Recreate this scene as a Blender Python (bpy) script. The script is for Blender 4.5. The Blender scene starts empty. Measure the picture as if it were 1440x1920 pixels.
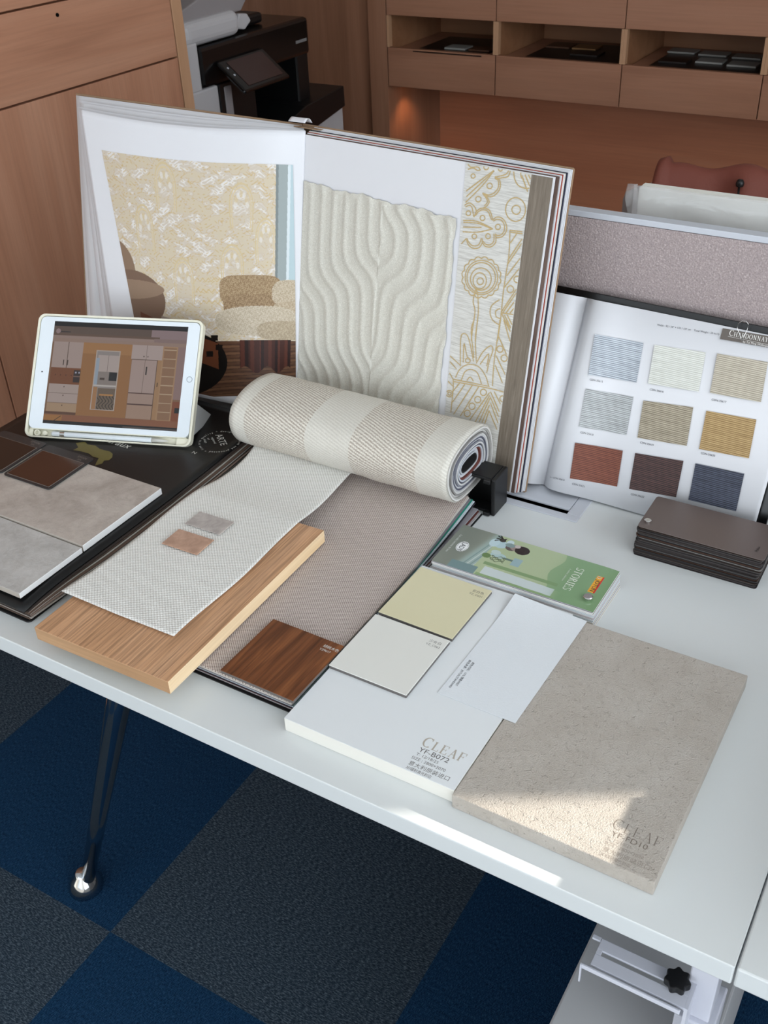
import bpy, math, random
import numpy as np
from mathutils import Matrix, Vector
random.seed(7)
rng = np.random.default_rng(7)
SC = bpy.context.scene
COL = SC.collection
PI = math.pi

# ---------------------------------------------------------------- camera
def rx(t): return Matrix.Rotation(t, 4, 'X')
def rz(t): return Matrix.Rotation(t, 4, 'Z')
cam = bpy.data.cameras.new('camera')
cam.sensor_fit = 'VERTICAL'; cam.sensor_height = 36.0
cam.lens = 36.0 * 1956.03 / 1920.0
cam.clip_start = 0.02
cam_ob = bpy.data.objects.new('camera', cam); COL.objects.link(cam_ob)
cam_ob.matrix_world = Matrix.Translation((0, 0, 1.56)) @ rz(math.radians(32.2534)) @ rx(math.radians(55.7797)) @ rz(math.radians(-2.63916))
SC.camera = cam_ob
cam.dof.use_dof = True
cam.dof.focus_distance = 1.30
cam.dof.aperture_fstop = 20.0

# ---------------------------------------------------------------- view, world, sun, windows' daylight
SC.view_settings.view_transform = 'Standard'
SC.view_settings.look = 'None'
SC.view_settings.gamma = 1.0
SC.view_settings.use_curve_mapping = False
SC.view_settings.exposure = 0.0
w = bpy.data.worlds.new('world'); SC.world = w; w.use_nodes = True
bg = w.node_tree.nodes['Background']
bg.inputs[0].default_value = (0.80, 0.90, 1.0, 1); bg.inputs[1].default_value = 2.0

SUNDIR = Vector((0.0387, 0.0229, 0.018)).normalized()
sun = bpy.data.lights.new('sun', 'SUN'); sun.energy = 10.0; sun.angle = math.radians(0.6); sun.color = (1.0, 0.93, 0.82)
sun_ob = bpy.data.objects.new('sun', sun); COL.objects.link(sun_ob)
sun_ob.rotation_euler = SUNDIR.to_track_quat('Z', 'Y').to_euler()
sun_ob.location = (3, 2, 3)

def window_light(name, loc, direction, sx, sy, power, color):
    l = bpy.data.lights.new(name, 'AREA'); l.shape = 'RECTANGLE'; l.size = sx; l.size_y = sy
    l.energy = power; l.color = color
    o = bpy.data.objects.new(name, l); COL.objects.link(o); o.location = loc
    o.rotation_euler = (-Vector(direction)).to_track_quat('Z', 'Y').to_euler()
    return o
# daylight entering through the two window openings
window_light('daylight_right_window', (1.66, -0.35, 1.6), (-1, 0.12, -0.22), 3.9, 1.9, 55, (0.95, 0.975, 1.0))
window_light('daylight_front_window', (-1.2, -2.46, 1.6), (0, 1, -0.2), 3.4, 1.8, 15, (0.95, 0.975, 1.0))

# ---------------------------------------------------------------- materials
def srgb(r, g=None, b=None):
    if g is None: r, g, b = r
    f = lambda c: (c / 255 / 12.92) if c / 255 <= 0.04045 else ((c / 255 + 0.055) / 1.055) ** 2.4
    return (f(r), f(g), f(b), 1.0)

class NT:
    def __init__(self, name):
        self.m = bpy.data.materials.new(name); self.m.use_nodes = True
        self.t = self.m.node_tree; self.n = self.t.nodes; self.b = self.n['Principled BSDF']
    def new(self, kind, **kw):
        n = self.n.new(kind)
        for k, v in kw.items():
            if k.startswith('i_'):
                n.inputs[int(k[2:]) if k[2:].isdigit() else k[2:].replace('_', ' ')].default_value = v
            else: setattr(n, k, v)
        return n
    def link(self, a, ao, b, bi):
        self.t.links.new(a.outputs[ao], b.inputs[bi])
    def coords(self, scale=(1, 1, 1), rot=(0, 0, 0), kind='Object'):
        tc = self.new('ShaderNodeTexCoord'); mp = self.new('ShaderNodeMapping')
        mp.inputs['Scale'].default_value = scale; mp.inputs['Rotation'].default_value = rot
        self.link(tc, kind, mp, 'Vector'); return mp
    def noise(self, mp, scale, detail=4, rough=0.55, dist=0.0):
        n = self.new('ShaderNodeTexNoise'); n.inputs['Scale'].default_value = scale; n.inputs['Detail'].default_value = detail
        n.inputs['Roughness'].default_value = rough; n.inputs['Distortion'].default_value = dist
        self.link(mp, 'Vector', n, 'Vector'); return n
    def ramp(self, src, out, stops):
        r = self.new('ShaderNodeValToRGB'); e = r.color_ramp.elements
        while len(e) < len(stops): e.new(0.5)
        for i, (p, c) in enumerate(stops): e[i].position = p; e[i].color = c
        self.link(src, out, r, 'Fac'); return r
    def mix(self, a, ao, b, bo, fac=0.5, mode='MIX', facsrc=None):
        x = self.new('ShaderNodeMix', data_type='RGBA', blend_type=mode)
        x.inputs[0].default_value = fac
        if facsrc: self.link(facsrc[0], facsrc[1], x, 0)
        for s, so, idx in ((a, ao, 6), (b, bo, 7)):
            if isinstance(s, tuple): x.inputs[idx].default_value = s
            else: self.link(s, so, x, idx)
        return x
    def bump(self, src, out, strength=0.3, dist=0.001, prev=None):
        b = self.new('ShaderNodeBump'); b.inputs['Strength'].default_value = strength; b.inputs['Distance'].default_value = dist
        self.link(src, out, b, 'Height')
        if prev: self.link(prev, 'Normal', b, 'Normal')
        self.link(b, 'Normal', self.b, 'Normal'); return b

def plain(name, col, rough=0.5, metal=0.0, spec=0.5, coat=0.0, bump=None, **kw):
    k = NT(name); k.b.inputs['Base Color'].default_value = col
    k.b.inputs['Roughness'].default_value = rough; k.b.inputs['Metallic'].default_value = metal
    k.b.inputs['Specular IOR Level'].default_value = spec; k.b.inputs['Coat Weight'].default_value = coat
    if bump:
        mp = k.coords(); n = k.noise(mp, bump[0], 3); k.bump(n, 'Fac', bump[1], bump[2])
    return k.m

def wood(name, dark, mid, light, axis='x', scale=1.0, rough=0.45, bump=0.15, grain=1.0, dist=0.6, spec=0.4):
    k = NT(name)
    s = {'x': (1.2, 14, 14), 'y': (14, 1.2, 14), 'z': (14, 14, 1.2)}[axis]
    s = tuple(v * scale for v in s)
    mp = k.coords(s)
    n1 = k.noise(mp, 1.1, 3, 0.5, dist)
    s2 = {'x': (3, 120, 120), 'y': (120, 3, 120), 'z': (120, 120, 3)}[axis]
    mp2 = k.coords(tuple(v * scale for v in s2)); n2 = k.noise(mp2, 1.3, 3, 0.6)
    r1 = k.ramp(n1, 'Fac', [(0.2, dark), (0.5, mid), (0.8, light)])
    r2 = k.ramp(n2, 'Fac', [(0.35, (1 - .35 * grain,) * 3 + (1,)), (0.6, (1, 1, 1, 1))])
    mx = k.mix(r1, 'Color', r2, 'Color', 1.0, 'MULTIPLY')
    k.link(mx, 2, k.b, 'Base Color'); k.b.inputs['Roughness'].default_value = rough
    k.b.inputs['Specular IOR Level'].default_value = spec
    k.bump(n2, 'Fac', bump, 0.0006)
    return k.m

def weave(name, c1, c2, px=0.0022, py=0.0022, strength=0.7, rough=0.9, depth=0.0006, blotch=None, rot=0.0, sheen=0.0):
    """woven cloth: sin(x)*sin(y) basket, in object metres"""
    k = NT(name)
    mp = k.coords((1, 1, 1), (0, 0, rot))
    sep = k.new('ShaderNodeSeparateXYZ'); k.link(mp, 'Vector', sep, 0)
    def sn(axis, p):
        m = k.new('ShaderNodeMath', operation='MULTIPLY'); m.inputs[1].default_value = 2 * PI / p; k.link(sep, axis, m, 0)
        s = k.new('ShaderNodeMath', operation='SINE'); k.link(m, 0, s, 0); return s
    a = sn('X', px); b = sn('Y', py)
    mul = k.new('ShaderNodeMath', operation='MULTIPLY'); k.link(a, 0, mul, 0); k.link(b, 0, mul, 1)
    n = k.noise(mp, 900, 2)
    add = k.new('ShaderNodeMath', operation='ADD'); k.link(mul, 0, add, 0); k.link(n, 'Fac', add, 1)
    rng_ = k.new('ShaderNodeMapRange'); rng_.inputs[1].default_value = -0.6; rng_.inputs[2].default_value = 1.5
    k.link(add, 0, rng_, 0)
    r = k.ramp(rng_, 0, [(0.2, c1), (0.75, c2)])
    k.link(r, 'Color', k.b, 'Base Color'); k.b.inputs['Roughness'].default_value = rough
    k.b.inputs['Specular IOR Level'].default_value = 0.2
    k.b.inputs['Sheen Weight'].default_value = sheen
    k.bump(rng_, 0, strength, depth)
    return k.m

def painted(name='printed_colours', rough=0.35, spec=0.4, bump=None, emit=0.0):
    k = NT(name); a = k.new('ShaderNodeVertexColor', layer_name='Col')
    k.link(a, 'Color', k.b, 'Base Color'); k.b.inputs['Roughness'].default_value = rough
    k.b.inputs['Specular IOR Level'].default_value = spec
    if emit:
        k.link(a, 'Color', k.b, 'Emission Color'); k.b.inputs['Emission Strength'].default_value = emit
        k.b.inputs['Base Color'].default_value = (0.01, 0.01, 0.01, 1)
        for l in list(k.t.links):
            if l.to_socket == k.b.inputs['Base Color']: k.t.links.remove(l)
    if bump:
        mp = k.coords(); n = k.noise(mp, bump[0], 3); k.bump(n, 'Fac', bump[1], bump[2])
    return k.m

# ---------------------------------------------------------------- mesh tools
class MB:
    def __init__(s): s.v = []; s.f = []; s.mi = []; s.uv = {}
    def add(s, vs, fs, mi=0, M=None):
        o = len(s.v)
        s.v += [tuple(M @ Vector(p)) if M else tuple(p) for p in vs]
        s.f += [tuple(i + o for i in f) for f in fs]; s.mi += [mi] * len(fs); return s
    def box(s, x0, x1, y0, y1, z0, z1, mi=0, M=None):
        vs = [(x, y, z) for z in (z0, z1) for y in (y0, y1) for x in (x0, x1)]
        return s.add(vs, [(0, 2, 3, 1), (4, 5, 7, 6), (0, 1, 5, 4), (2, 6, 7, 3), (0, 4, 6, 2), (1, 3, 7, 5)], mi, M)
    def prism(s, pts, z0, z1, mi=0, M=None):
        n = len(pts)
        ar = sum(pts[i][0] * pts[(i + 1) % n][1] - pts[(i + 1) % n][0] * pts[i][1] for i in range(n))
        if ar < 0: pts = pts[::-1]
        vs = [(p[0], p[1], z0) for p in pts] + [(p[0], p[1], z1) for p in pts]
        fs = [tuple(range(n))[::-1], tuple(range(n, 2 * n))] + [(i, (i + 1) % n, (i + 1) % n + n, i + n) for i in range(n)]
        return s.add(vs, fs, mi, M)
    def tube(s, path, r, seg=10, mi=0, closed=False, M=None):
        path = [Vector(p) for p in path]; n = len(path); vs = []; fs = []
        rr = r if isinstance(r, (list, tuple)) else [r] * n
        up = Vector((0, 0, 1))
        for i, p in enumerate(path):
            a = path[(i - 1) % n] if (closed or i > 0) else p; b = path[(i + 1) % n] if (closed or i < n - 1) else p
            t = (b - a).normalized()
            u = t.cross(up)
            if u.length < 1e-3: u = t.cross(Vector((0, 1, 0)))
            u.normalize(); w_ = t.cross(u)
            for j in range(seg):
                an = 2 * PI * j / seg; vs.append(p + (u * math.cos(an) + w_ * math.sin(an)) * rr[i])
        m = n if closed else n - 1
        for i in range(m):
            for j in range(seg):
                a = i * seg + j; b = i * seg + (j + 1) % seg; c = ((i + 1) % n) * seg + (j + 1) % seg; d = ((i + 1) % n) * seg + j
                fs.append((a, b, c, d))
        if not closed: fs += [tuple(range(seg))[::-1], tuple(range((n - 1) * seg, n * seg))]
        return s.add(vs, fs, mi, M)
    def lathe(s, prof, seg=24, mi=0, M=None):
        vs = []; fs = []
        for r, z in prof:
            for j in range(seg):
                an = 2 * PI * j / seg; vs.append((r * math.cos(an), r * math.sin(an), z))
        n = len(prof)
        for i in range(n - 1):
            for j in range(seg):
                a = i * seg + j; b = i * seg + (j + 1) % seg
                fs.append((a, b, b + seg, a + seg))
        fs += [tuple(range(seg))[::-1], tuple(range((n - 1) * seg, n * seg))]
        return s.add(vs, fs, mi, M)
    def grid(s, fn, nu, nv, mi=0, thick=0.0, M=None):
        """fn(u,v)->point; thick: second side offset along the surface normal (negative side)"""
        P = [[Vector(fn(i / nu, j / nv)) for i in range(nu + 1)] for j in range(nv + 1)]
        W = nu + 1; vs = [p for row in P for p in row]; fs = []
        for j in range(nv):
            for i in range(nu):
                a = j * W + i; fs.append((a, a + 1, a + 1 + W, a + W))
        if thick:
            N = []
            for j in range(nv + 1):
                for i in range(nu + 1):
                    du = P[j][min(i + 1, nu)] - P[j][max(i - 1, 0)]; dv = P[min(j + 1, nv)][i] - P[max(j - 1, 0)][i]
                    N.append(du.cross(dv).normalized())
            K = len(vs); vs = vs + [p - n * thick for p, n in zip(vs, N)]
            fs += [tuple(i + K for i in f[::-1]) for f in fs]
            for i in range(nu):
                fs.append((i + 1, i, i + K, i + 1 + K)); a = nv * W + i; fs.append((a, a + 1, a + 1 + K, a + K))
            for j in range(nv):
                a = j * W; fs.append((a, a + W, a + W + K, a + K)); a = j * W + nu; fs.append((a + W, a, a + K, a + W + K))
        return s.add(vs, fs, mi, M)
    def mesh(s, name, mats, smooth=False):
        me = bpy.data.meshes.new(name); me.from_pydata(s.v, [], s.f); me.update()
        for m in (mats if isinstance(mats, (list, tuple)) else [mats]): me.materials.append(m)
        me.polygons.foreach_set('material_index', s.mi)
        if smooth: me.polygons.foreach_set('use_smooth', [True] * len(s.f))
        return me
    def build(s, name, mats, parent=None, smooth=False, bevel=0, seg=2, label=None, angle=40):
        o = bpy.data.objects.new(name, s.mesh(name, mats, smooth)); COL.objects.link(o)
        if parent: o.parent = parent
        if bevel:
            b = o.modifiers.new('bevel', 'BEVEL'); b.width = bevel; b.segments = seg; b.limit_method = 'ANGLE'; b.angle_limit = math.radians(angle)
            b.harden_normals = False
        if label: o['label'] = label
        return o

def tag(o, label, cat, group=None):
    o['label'] = label; o['category'] = cat
    if group: o['group'] = group
    return o
def thing(name, label, cat, loc=(0, 0, 0), rotz=0.0, group=None, M=None):
    o = bpy.data.objects.new(name, None); COL.objects.link(o); o.empty_display_size = 0.05
    if M is not None: o.matrix_world = M
    else: o.location = loc; o.rotation_euler = (0, 0, rotz)
    return tag(o, label, cat, group)
def struct(o): o['kind'] = 'structure'; return o
def frame(origin, e1, e2, e3):
    M = Matrix.Identity(4)
    for i, e in enumerate((e1, e2, e3)):
        for j in range(3): M[j][i] = e[j]
    for j in range(3): M[j][3] = origin[j]
    return M

def sheet(name, fn, cf, nu, nv, mat, parent=None, label=None):
    """a printed surface: dense grid with a colour attribute; fn(u,v)->point, cf(U,V arrays)->rgb array (srgb 0..255)"""
    us = np.linspace(0, 1, nu + 1); vs_ = np.linspace(0, 1, nv + 1)
    U, V = np.meshgrid(us, vs_)
    pts = [tuple(fn(u, v)) for v in vs_ for u in us]
    W = nu + 1
    fs = [(j * W + i, j * W + i + 1, j * W + i + 1 + W, j * W + i + W) for j in range(nv) for i in range(nu)]
    me = bpy.data.meshes.new(name); me.from_pydata(pts, [], fs); me.update(); me.materials.append(mat)
    c = cf(U, V) / 255.0; lin = np.where(c <= 0.04045, c / 12.92, ((np.clip(c, 0, 1) + 0.055) / 1.055) ** 2.4)
    a = me.color_attributes.new('Col', 'FLOAT_COLOR', 'POINT')
    a.data.foreach_set('color', np.concatenate([lin.reshape(-1, 3), np.ones((lin.size // 3, 1))], 1).ravel().astype(np.float32))
    me.polygons.foreach_set('use_smooth', [True] * len(fs))
    o = bpy.data.objects.new(name, me); COL.objects.link(o)
    if parent: o.parent = parent
    if label: o['label'] = label
    return o

def text(name, s, size, M, mat, parent=None, align='LEFT', label=None, sx=1.0, depth=0.0, shear=0.0, offset=0.0):
    """flat printed lettering; M places the baseline start (x = reading direction, y = up of the letters)"""
    cu = bpy.data.curves.new(name, 'FONT'); cu.body = s; cu.size = size; cu.align_x = align; cu.extrude = depth; cu.shear = shear; cu.offset = offset
    cu.resolution_u = 3
    ob = bpy.data.objects.new(name, cu); COL.objects.link(ob)
    dg = bpy.context.evaluated_depsgraph_get(); me = bpy.data.meshes.new_from_object(ob.evaluated_get(dg))
    bpy.data.objects.remove(ob); bpy.data.curves.remove(cu)
    me.transform(M @ Matrix.Diagonal((sx, 1, 1, 1))); me.materials.clear(); me.materials.append(mat)
    o = bpy.data.objects.new(name, me); COL.objects.link(o)
    if parent: o.parent = parent
    if label: o['label'] = label
    return o

# serif capitals drawn as strokes: each letter = (width, [strokes]); stroke = (points, width(s))
TH, TN = 0.13, 0.045
def arc(cx, cy, a, b, t0, t1, n=14, w=(TN, TH)):
    pts = []; ws = []
    for i in range(n + 1):
        t = math.radians(t0 + (t1 - t0) * i / n); pts.append((cx + a * math.cos(t), cy + b * math.sin(t)))
        ws.append(w[0] + (w[1] - w[0]) * abs(math.cos(t)))
    return (pts, ws)
def L_(*p, w=TH): return (list(p), w)
SERIF = {
 'C': (0.74, [arc(.40, .5, .33, .47, 50, 310), L_((.64, .98), (.64, .72), w=.04)]),
 'L': (0.66, [L_((.17, 0), (.17, 1)), L_((.04, .98), (.32, .98), w=TN), L_((.04, .02), (.62, .02), w=TN), L_((.61, .0), (.61, .26), w=.05)]),
 'E': (0.70, [L_((.17, 0), (.17, 1)), L_((.04, .98), (.62, .98), w=TN), L_((.04, .02), (.65, .02), w=TN), L_((.17, .52), (.48, .52), w=TN), L_((.61, .98), (.61, .76), w=.05), L_((.64, 0), (.64, .26), w=.05), L_((.48, .64), (.48, .40), w=.04)]),
 'A': (0.78, [L_((.16, 0), (.40, .98), w=TN), L_((.40, 1.0), (.66, 0)), L_((.25, .36), (.55, .36), w=TN), L_((.04, .02), (.28, .02), w=TN), L_((.52, .02), (.80, .02), w=TN)]),
 'F': (0.66, [L_((.17, 0), (.17, 1)), L_((.04, .98), (.62, .98), w=TN), L_((.17, .52), (.46, .52), w=TN), L_((.61, .98), (.61, .74), w=.05), L_((.46, .64), (.46, .40), w=.04), L_((.04, .02), (.32, .02), w=TN)]),
 'S': (0.58, [arc(.29, .74, .20, .24, 30, 250, w=(.05, .09)), arc(.29, .26, .21, .25, 80, -150, w=(.05, .11)), L_((.47, .98), (.47, .78), w=.04), L_((.08, .02), (.08, .24), w=.04)]),
 'T': (0.68, [L_((.34, 0), (.34, 1)), L_((.04, .98), (.64, .98), w=TN), L_((.05, .98), (.05, .76), w=.05), L_((.63, .98), (.63, .76), w=.05), L_((.20, .02), (.48, .02), w=TN)]),
 'O': (0.82, [arc(.41, .5, .34, .48, 0, 360, 26)]),
 'R': (0.76, [L_((.17, 0), (.17, 1)), arc(.28, .75, .26, .23, -90, 90), L_((.04, .98), (.30, .98), w=TN), L_((.17, .52), (.30, .52), w=TN), L_((.32, .52), (.64, .02), w=.11), L_((.04, .02), (.30, .02), w=TN), L_((.58, .02), (.76, .02), w=TN)]),
 'I': (0.36, [L_((.18, 0), (.18, 1)), L_((.05, .98), (.31, .98), w=TN), L_((.05, .02), (.31, .02), w=TN)]),
 'H': (0.82, [L_((.17, 0), (.17, 1)), L_((.65, 0), (.65, 1)), L_((.17, .52), (.65, .52), w=TN), L_((.04, .98), (.30, .98), w=TN), L_((.04, .02), (.30, .02), w=TN), L_((.52, .98), (.78, .98), w=TN), L_((.52, .02), (.78, .02), w=TN)]),
 'D': (0.80, [L_((.17, 0), (.17, 1)), arc(.30, .5, .40, .48, -90, 90), L_((.04, .98), (.32, .98), w=TN), L_((.04, .02), (.32, .02), w=TN)]),
 'N': (0.82, [L_((.16, 0), (.16, 1), w=TN), L_((.16, 1), (.66, 0)), L_((.66, 0), (.66, 1), w=TN), L_((.04, .98), (.22, .98), w=TN), L_((.04, .02), (.28, .02), w=TN), L_((.54, .98), (.78, .98), w=TN)]),
 'Y': (0.74, [L_((.37, 0), (.37, .48)), L_((.37, .46), (.12, 1), w=.10), L_((.37, .46), (.62, 1), w=TN), L_((.02, .98), (.24, .98), w=TN), L_((.52, .98), (.74, .98), w=TN), L_((.24, .02), (.50, .02), w=TN)]),
}
def serif_text(name, s, h, M, mat, parent=None, track=0.06, sizes=None, label=None, weight=1.0, align='LEFT'):
    mb = MB(); x = 0.0; tot = sum(SERIF[c][0] * (sizes[i] if sizes else 1) + track for i, c in enumerate(s)) - track
    if align == 'CENTER': x = -tot / 2
    k = 0
    for i, c in enumerate(s):
        q = sizes[i] if sizes else 1
        wd, strokes = SERIF[c]
        for pts, ws in strokes:
            pts = [Vector((p[0], p[1])) for p in pts]; n = len(pts)
            wl = [w_ * weight for w_ in ws] if isinstance(ws, list) else [ws * weight] * n
            vs = []
            for j, p in enumerate(pts):
                t = (pts[min(j + 1, n - 1)] - pts[max(j - 1, 0)]).normalized(); nn = Vector((-t.y, t.x))
                for sg in (1, -1):
                    r = (p + nn * sg * wl[j] / 2) * q
                    vs.append(((x + r.x) * h, r.y * h, k * 1e-6))
            fs = [(2 * j, 2 * j + 1, 2 * j + 3, 2 * j + 2) for j in range(n - 1)]
            mb.add(vs, fs, 0, M); k += 1
        x += wd * q + track
    return mb.build(name, mat, parent, label=label)

def TM(x, y, z, ang=0.0): return Matrix.Translation((x, y, z)) @ rz(ang)

# ================================================================ materials in use
WHITE = srgb(226, 227, 226)
m_desk = plain('desk_laminate', srgb(212, 216, 216), 0.32, spec=0.45, bump=(700, 0.05, 0.0002))
m_deskedge = plain('desk_edge_band', srgb(206, 206, 202), 0.45)
m_whitemetal = plain('powder_coated_white', srgb(206, 208, 218), 0.4, spec=0.5)
m_greymetal = plain('powder_coated_grey', srgb(176, 177, 179), 0.5)
m_lilac = plain('pale_grey_metal', srgb(192, 196, 204), 0.35, spec=0.5)
m_chrome = plain('chrome', (0.50, 0.52, 0.54, 1), 0.09, 1.0)
m_steel = plain('polished_steel', (0.62, 0.61, 0.60, 1), 0.2, 1.0)
m_black = plain('black_plastic', srgb(13, 13, 14), 0.42)
m_blackgloss = plain('glossy_black_plastic', srgb(10, 10, 11), 0.22)
m_void = plain('painted_hole_dark', srgb(6, 6, 7), 0.9, spec=0.1)  # near-black colour in place of the shade inside holes and the cable slot
m_wall = plain('painted_wall', srgb(205, 202, 196), 0.8)
m_ceil = plain('ceiling_paint', srgb(225, 225, 222), 0.9)
WD, WM, WL = srgb(166, 116, 90), srgb(186, 134, 106), srgb(200, 150, 122)
m_wood_h = wood('cabinet_wood_horizontal', WD, WM, WL, 'y', 1.0, 0.4, 0.08, 0.28)
m_wood_v = wood('cabinet_wood_vertical', WD, WM, WL, 'z', 1.0, 0.4, 0.08, 0.28)
m_wood_edge = wood('cabinet_edge_wood', srgb(184, 142, 108), srgb(196, 152, 118), srgb(204, 162, 128), 'z', 1.0, 0.45, 0.05, 0.15)
XD, XM, XL = srgb(150, 104, 80), srgb(168, 120, 94), srgb(182, 134, 108)
m_wood_x = wood('shelf_wood_horizontal', XD, XM, XL, 'x', 0.9, 0.42, 0.06, 0.25)
m_wood_xv = wood('shelf_wood_vertical', srgb(140, 98, 74), srgb(160, 114, 88), srgb(174, 128, 102), 'z', 0.9, 0.42, 0.06, 0.25)
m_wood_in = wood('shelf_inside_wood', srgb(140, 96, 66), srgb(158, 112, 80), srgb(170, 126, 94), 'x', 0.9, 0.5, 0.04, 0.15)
m_wood_back = wood('alcove_back_wood', srgb(182, 114, 82), srgb(198, 128, 94), srgb(208, 142, 108), 'x', 0.7, 0.42, 0.05, 0.22)

def carpet():
    k = NT('carpet_tiles')
    tc = k.new('ShaderNodeTexCoord'); sep = k.new('ShaderNodeSeparateXYZ'); k.link(tc, 'Object', sep, 0)
    def par(ax, off):
        a = k.new('ShaderNodeMath', operation='ADD'); a.inputs[1].default_value = off; k.link(sep, ax, a, 0)
        d = k.new('ShaderNodeMath', operation='MULTIPLY'); d.inputs[1].default_value = 2.0; k.link(a, 0, d, 0)
        f = k.new('ShaderNodeMath', operation='FLOOR'); k.link(d, 0, f, 0); return f
    i = par('X', 0.99 + 10); j = par('Y', -0.642 + 10)
    s = k.new('ShaderNodeMath', operation='ADD'); k.link(i, 0, s, 0); k.link(j, 0, s, 1)
    mo = k.new('ShaderNodeMath', operation='MODULO'); mo.inputs[1].default_value = 2.0; k.link(s, 0, mo, 0)
    mpa = k.new('ShaderNodeMapping'); mpa.inputs['Scale'].default_value = (1, 3.5, 1); k.link(tc, 'Object', mpa, 'Vector')
    mpb = k.new('ShaderNodeMapping'); mpb.inputs['Scale'].default_value = (3.5, 1, 1); k.link(tc, 'Object', mpb, 'Vector')
    na = k.noise(mpa, 150, 3, 0.75); nb = k.noise(mpb, 170, 3, 0.75)
    ra = k.ramp(na, 'Fac', [(0.32, srgb(18, 30, 42)), (0.5, srgb(47, 60, 73)), (0.68, srgb(100, 114, 124))])
    rb = k.ramp(nb, 'Fac', [(0.32, srgb(8, 29, 52)), (0.5, srgb(18, 51, 82)), (0.68, srgb(42, 75, 104))])
    mx = k.mix(ra, 'Color', rb, 'Color', 0.5, 'MIX', (mo, 0))
    k.link(mx, 2, k.b, 'Base Color'); k.b.inputs['Roughness'].default_value = 0.95; k.b.inputs['Specular IOR Level'].default_value = 0.1
    k.bump(na, 'Fac', 0.8, 0.003)
    return k.m
m_carpet = carpet()

# ================================================================ the room
struct(MB().box(-2.7, 1.8, -2.6, 3.75, -0.05, 0).build('floor', m_carpet))
struct(MB().box(-2.7, 1.8, -2.6, 3.75, 2.75, 2.8).build('ceiling', m_ceil))
struct(MB().box(-2.68, -2.58, -2.6, 3.75, 0, 2.75).build('wall_left', m_wall))
struct(MB().box(-2.58, 1.6, 3.6, 3.7, 0, 2.75).build('wall_back', m_wall))
JY = 1.795
struct(MB().box(1.6, 1.72, JY, 3.7, 0, 2.75).box(1.6, 1.72, -2.6, -2.35, 0, 2.75).box(1.6, 1.72, -2.35, JY, 0, 0.55).box(1.6, 1.72, -2.35, JY, 2.6, 2.75).build('wall_right', m_wall))
struct(MB().box(-2.58, 1.6, -2.6, -2.5, 0, 0.55).box(-2.58, 1.6, -2.6, -2.5, 2.6, 2.75).box(-2.58, -3.0 + 0.05, -2.6, -2.5, .55, 2.6).box(0.6, 1.6, -2.6, -2.5, 0.55, 2.6).build('wall_front', m_wall))
f = MB()
for y in (-2.33, -1.0, 0.35): f.box(1.62, 1.66, y, y + 0.04, 0.55, 2.6)
f.box(1.62, 1.66, -2.35, JY, 0.55, 0.59).box(1.62, 1.66, -2.35, JY, 2.56, 2.6)
struct(f.build('window_1', m_lilac))
f = MB()
for x in (-2.56, -1.4, -0.4, 0.56): f.box(x, x + 0.04, -2.58, -2.54, 0.55, 2.6)
f.box(-2.56, 0.6, -2.58, -2.54, 0.55, 0.59).box(-2.56, 0.6, -2.58, -2.54, 2.56, 2.6)
struct(f.build('window_2', m_lilac))

# ---------------------------------------------------------------- left cabinet
t = thing('wood_cabinet', 'tall wooden cabinet with a wide drawer over doors, left of the open book', 'cabinet', (-1.8, 1.35, 0))
MB().box(-0.60, -0.022, -0.8, 0.678, 0.0, 2.35).build('body', m_wood_v, t)
MB().box(-0.60, 0.0, 0.680, 0.715, 0.0, 2.35).build('side_panel', m_wood_edge, t, bevel=0.001)
dr = MB().box(-0.02, 0.0, -0.78, 0.676, 1.079, 1.244).build('drawer', m_wood_h, t, bevel=0.0012)
b = MB(); b.lathe([(0.0038, 0), (0.0038, 0.002)], 14, M=Matrix.Translation((0, 0.326, 1.2217)) @ Matrix.Rotation(PI / 2, 4, 'Y')); b.build('keyhole', m_void, dr)
MB().box(-0.02, 0.0, -0.0235, 0.676, 0.08, 1.075).build('door', m_wood_v, t, bevel=0.0012)
MB().box(-0.02, 0.0, -0.78, -0.0275, 0.08, 1.075).build('door', m_wood_v, t, bevel=0.0012)
MB().box(-0.02, 0.0, -0.78, 0.676, 1.248, 2.3).build('door', m_wood_h, t, bevel=0.0012)

# ---------------------------------------------------------------- cladding left of the shelf unit
t = thing('wood_wall_panel', 'tall wooden wall panel behind the copier', 'wall panel', (-2.2, 3.2, 0))
MB().box(-0.37, 0.203, 0.02, 0.38, 0, 2.4).build('panel', m_wood_xv, t)
MB().box(0.206, 0.275, 0.0, 0.38, 0, 2.4).build('upright', m_wood_xv, t, bevel=0.001)

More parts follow.
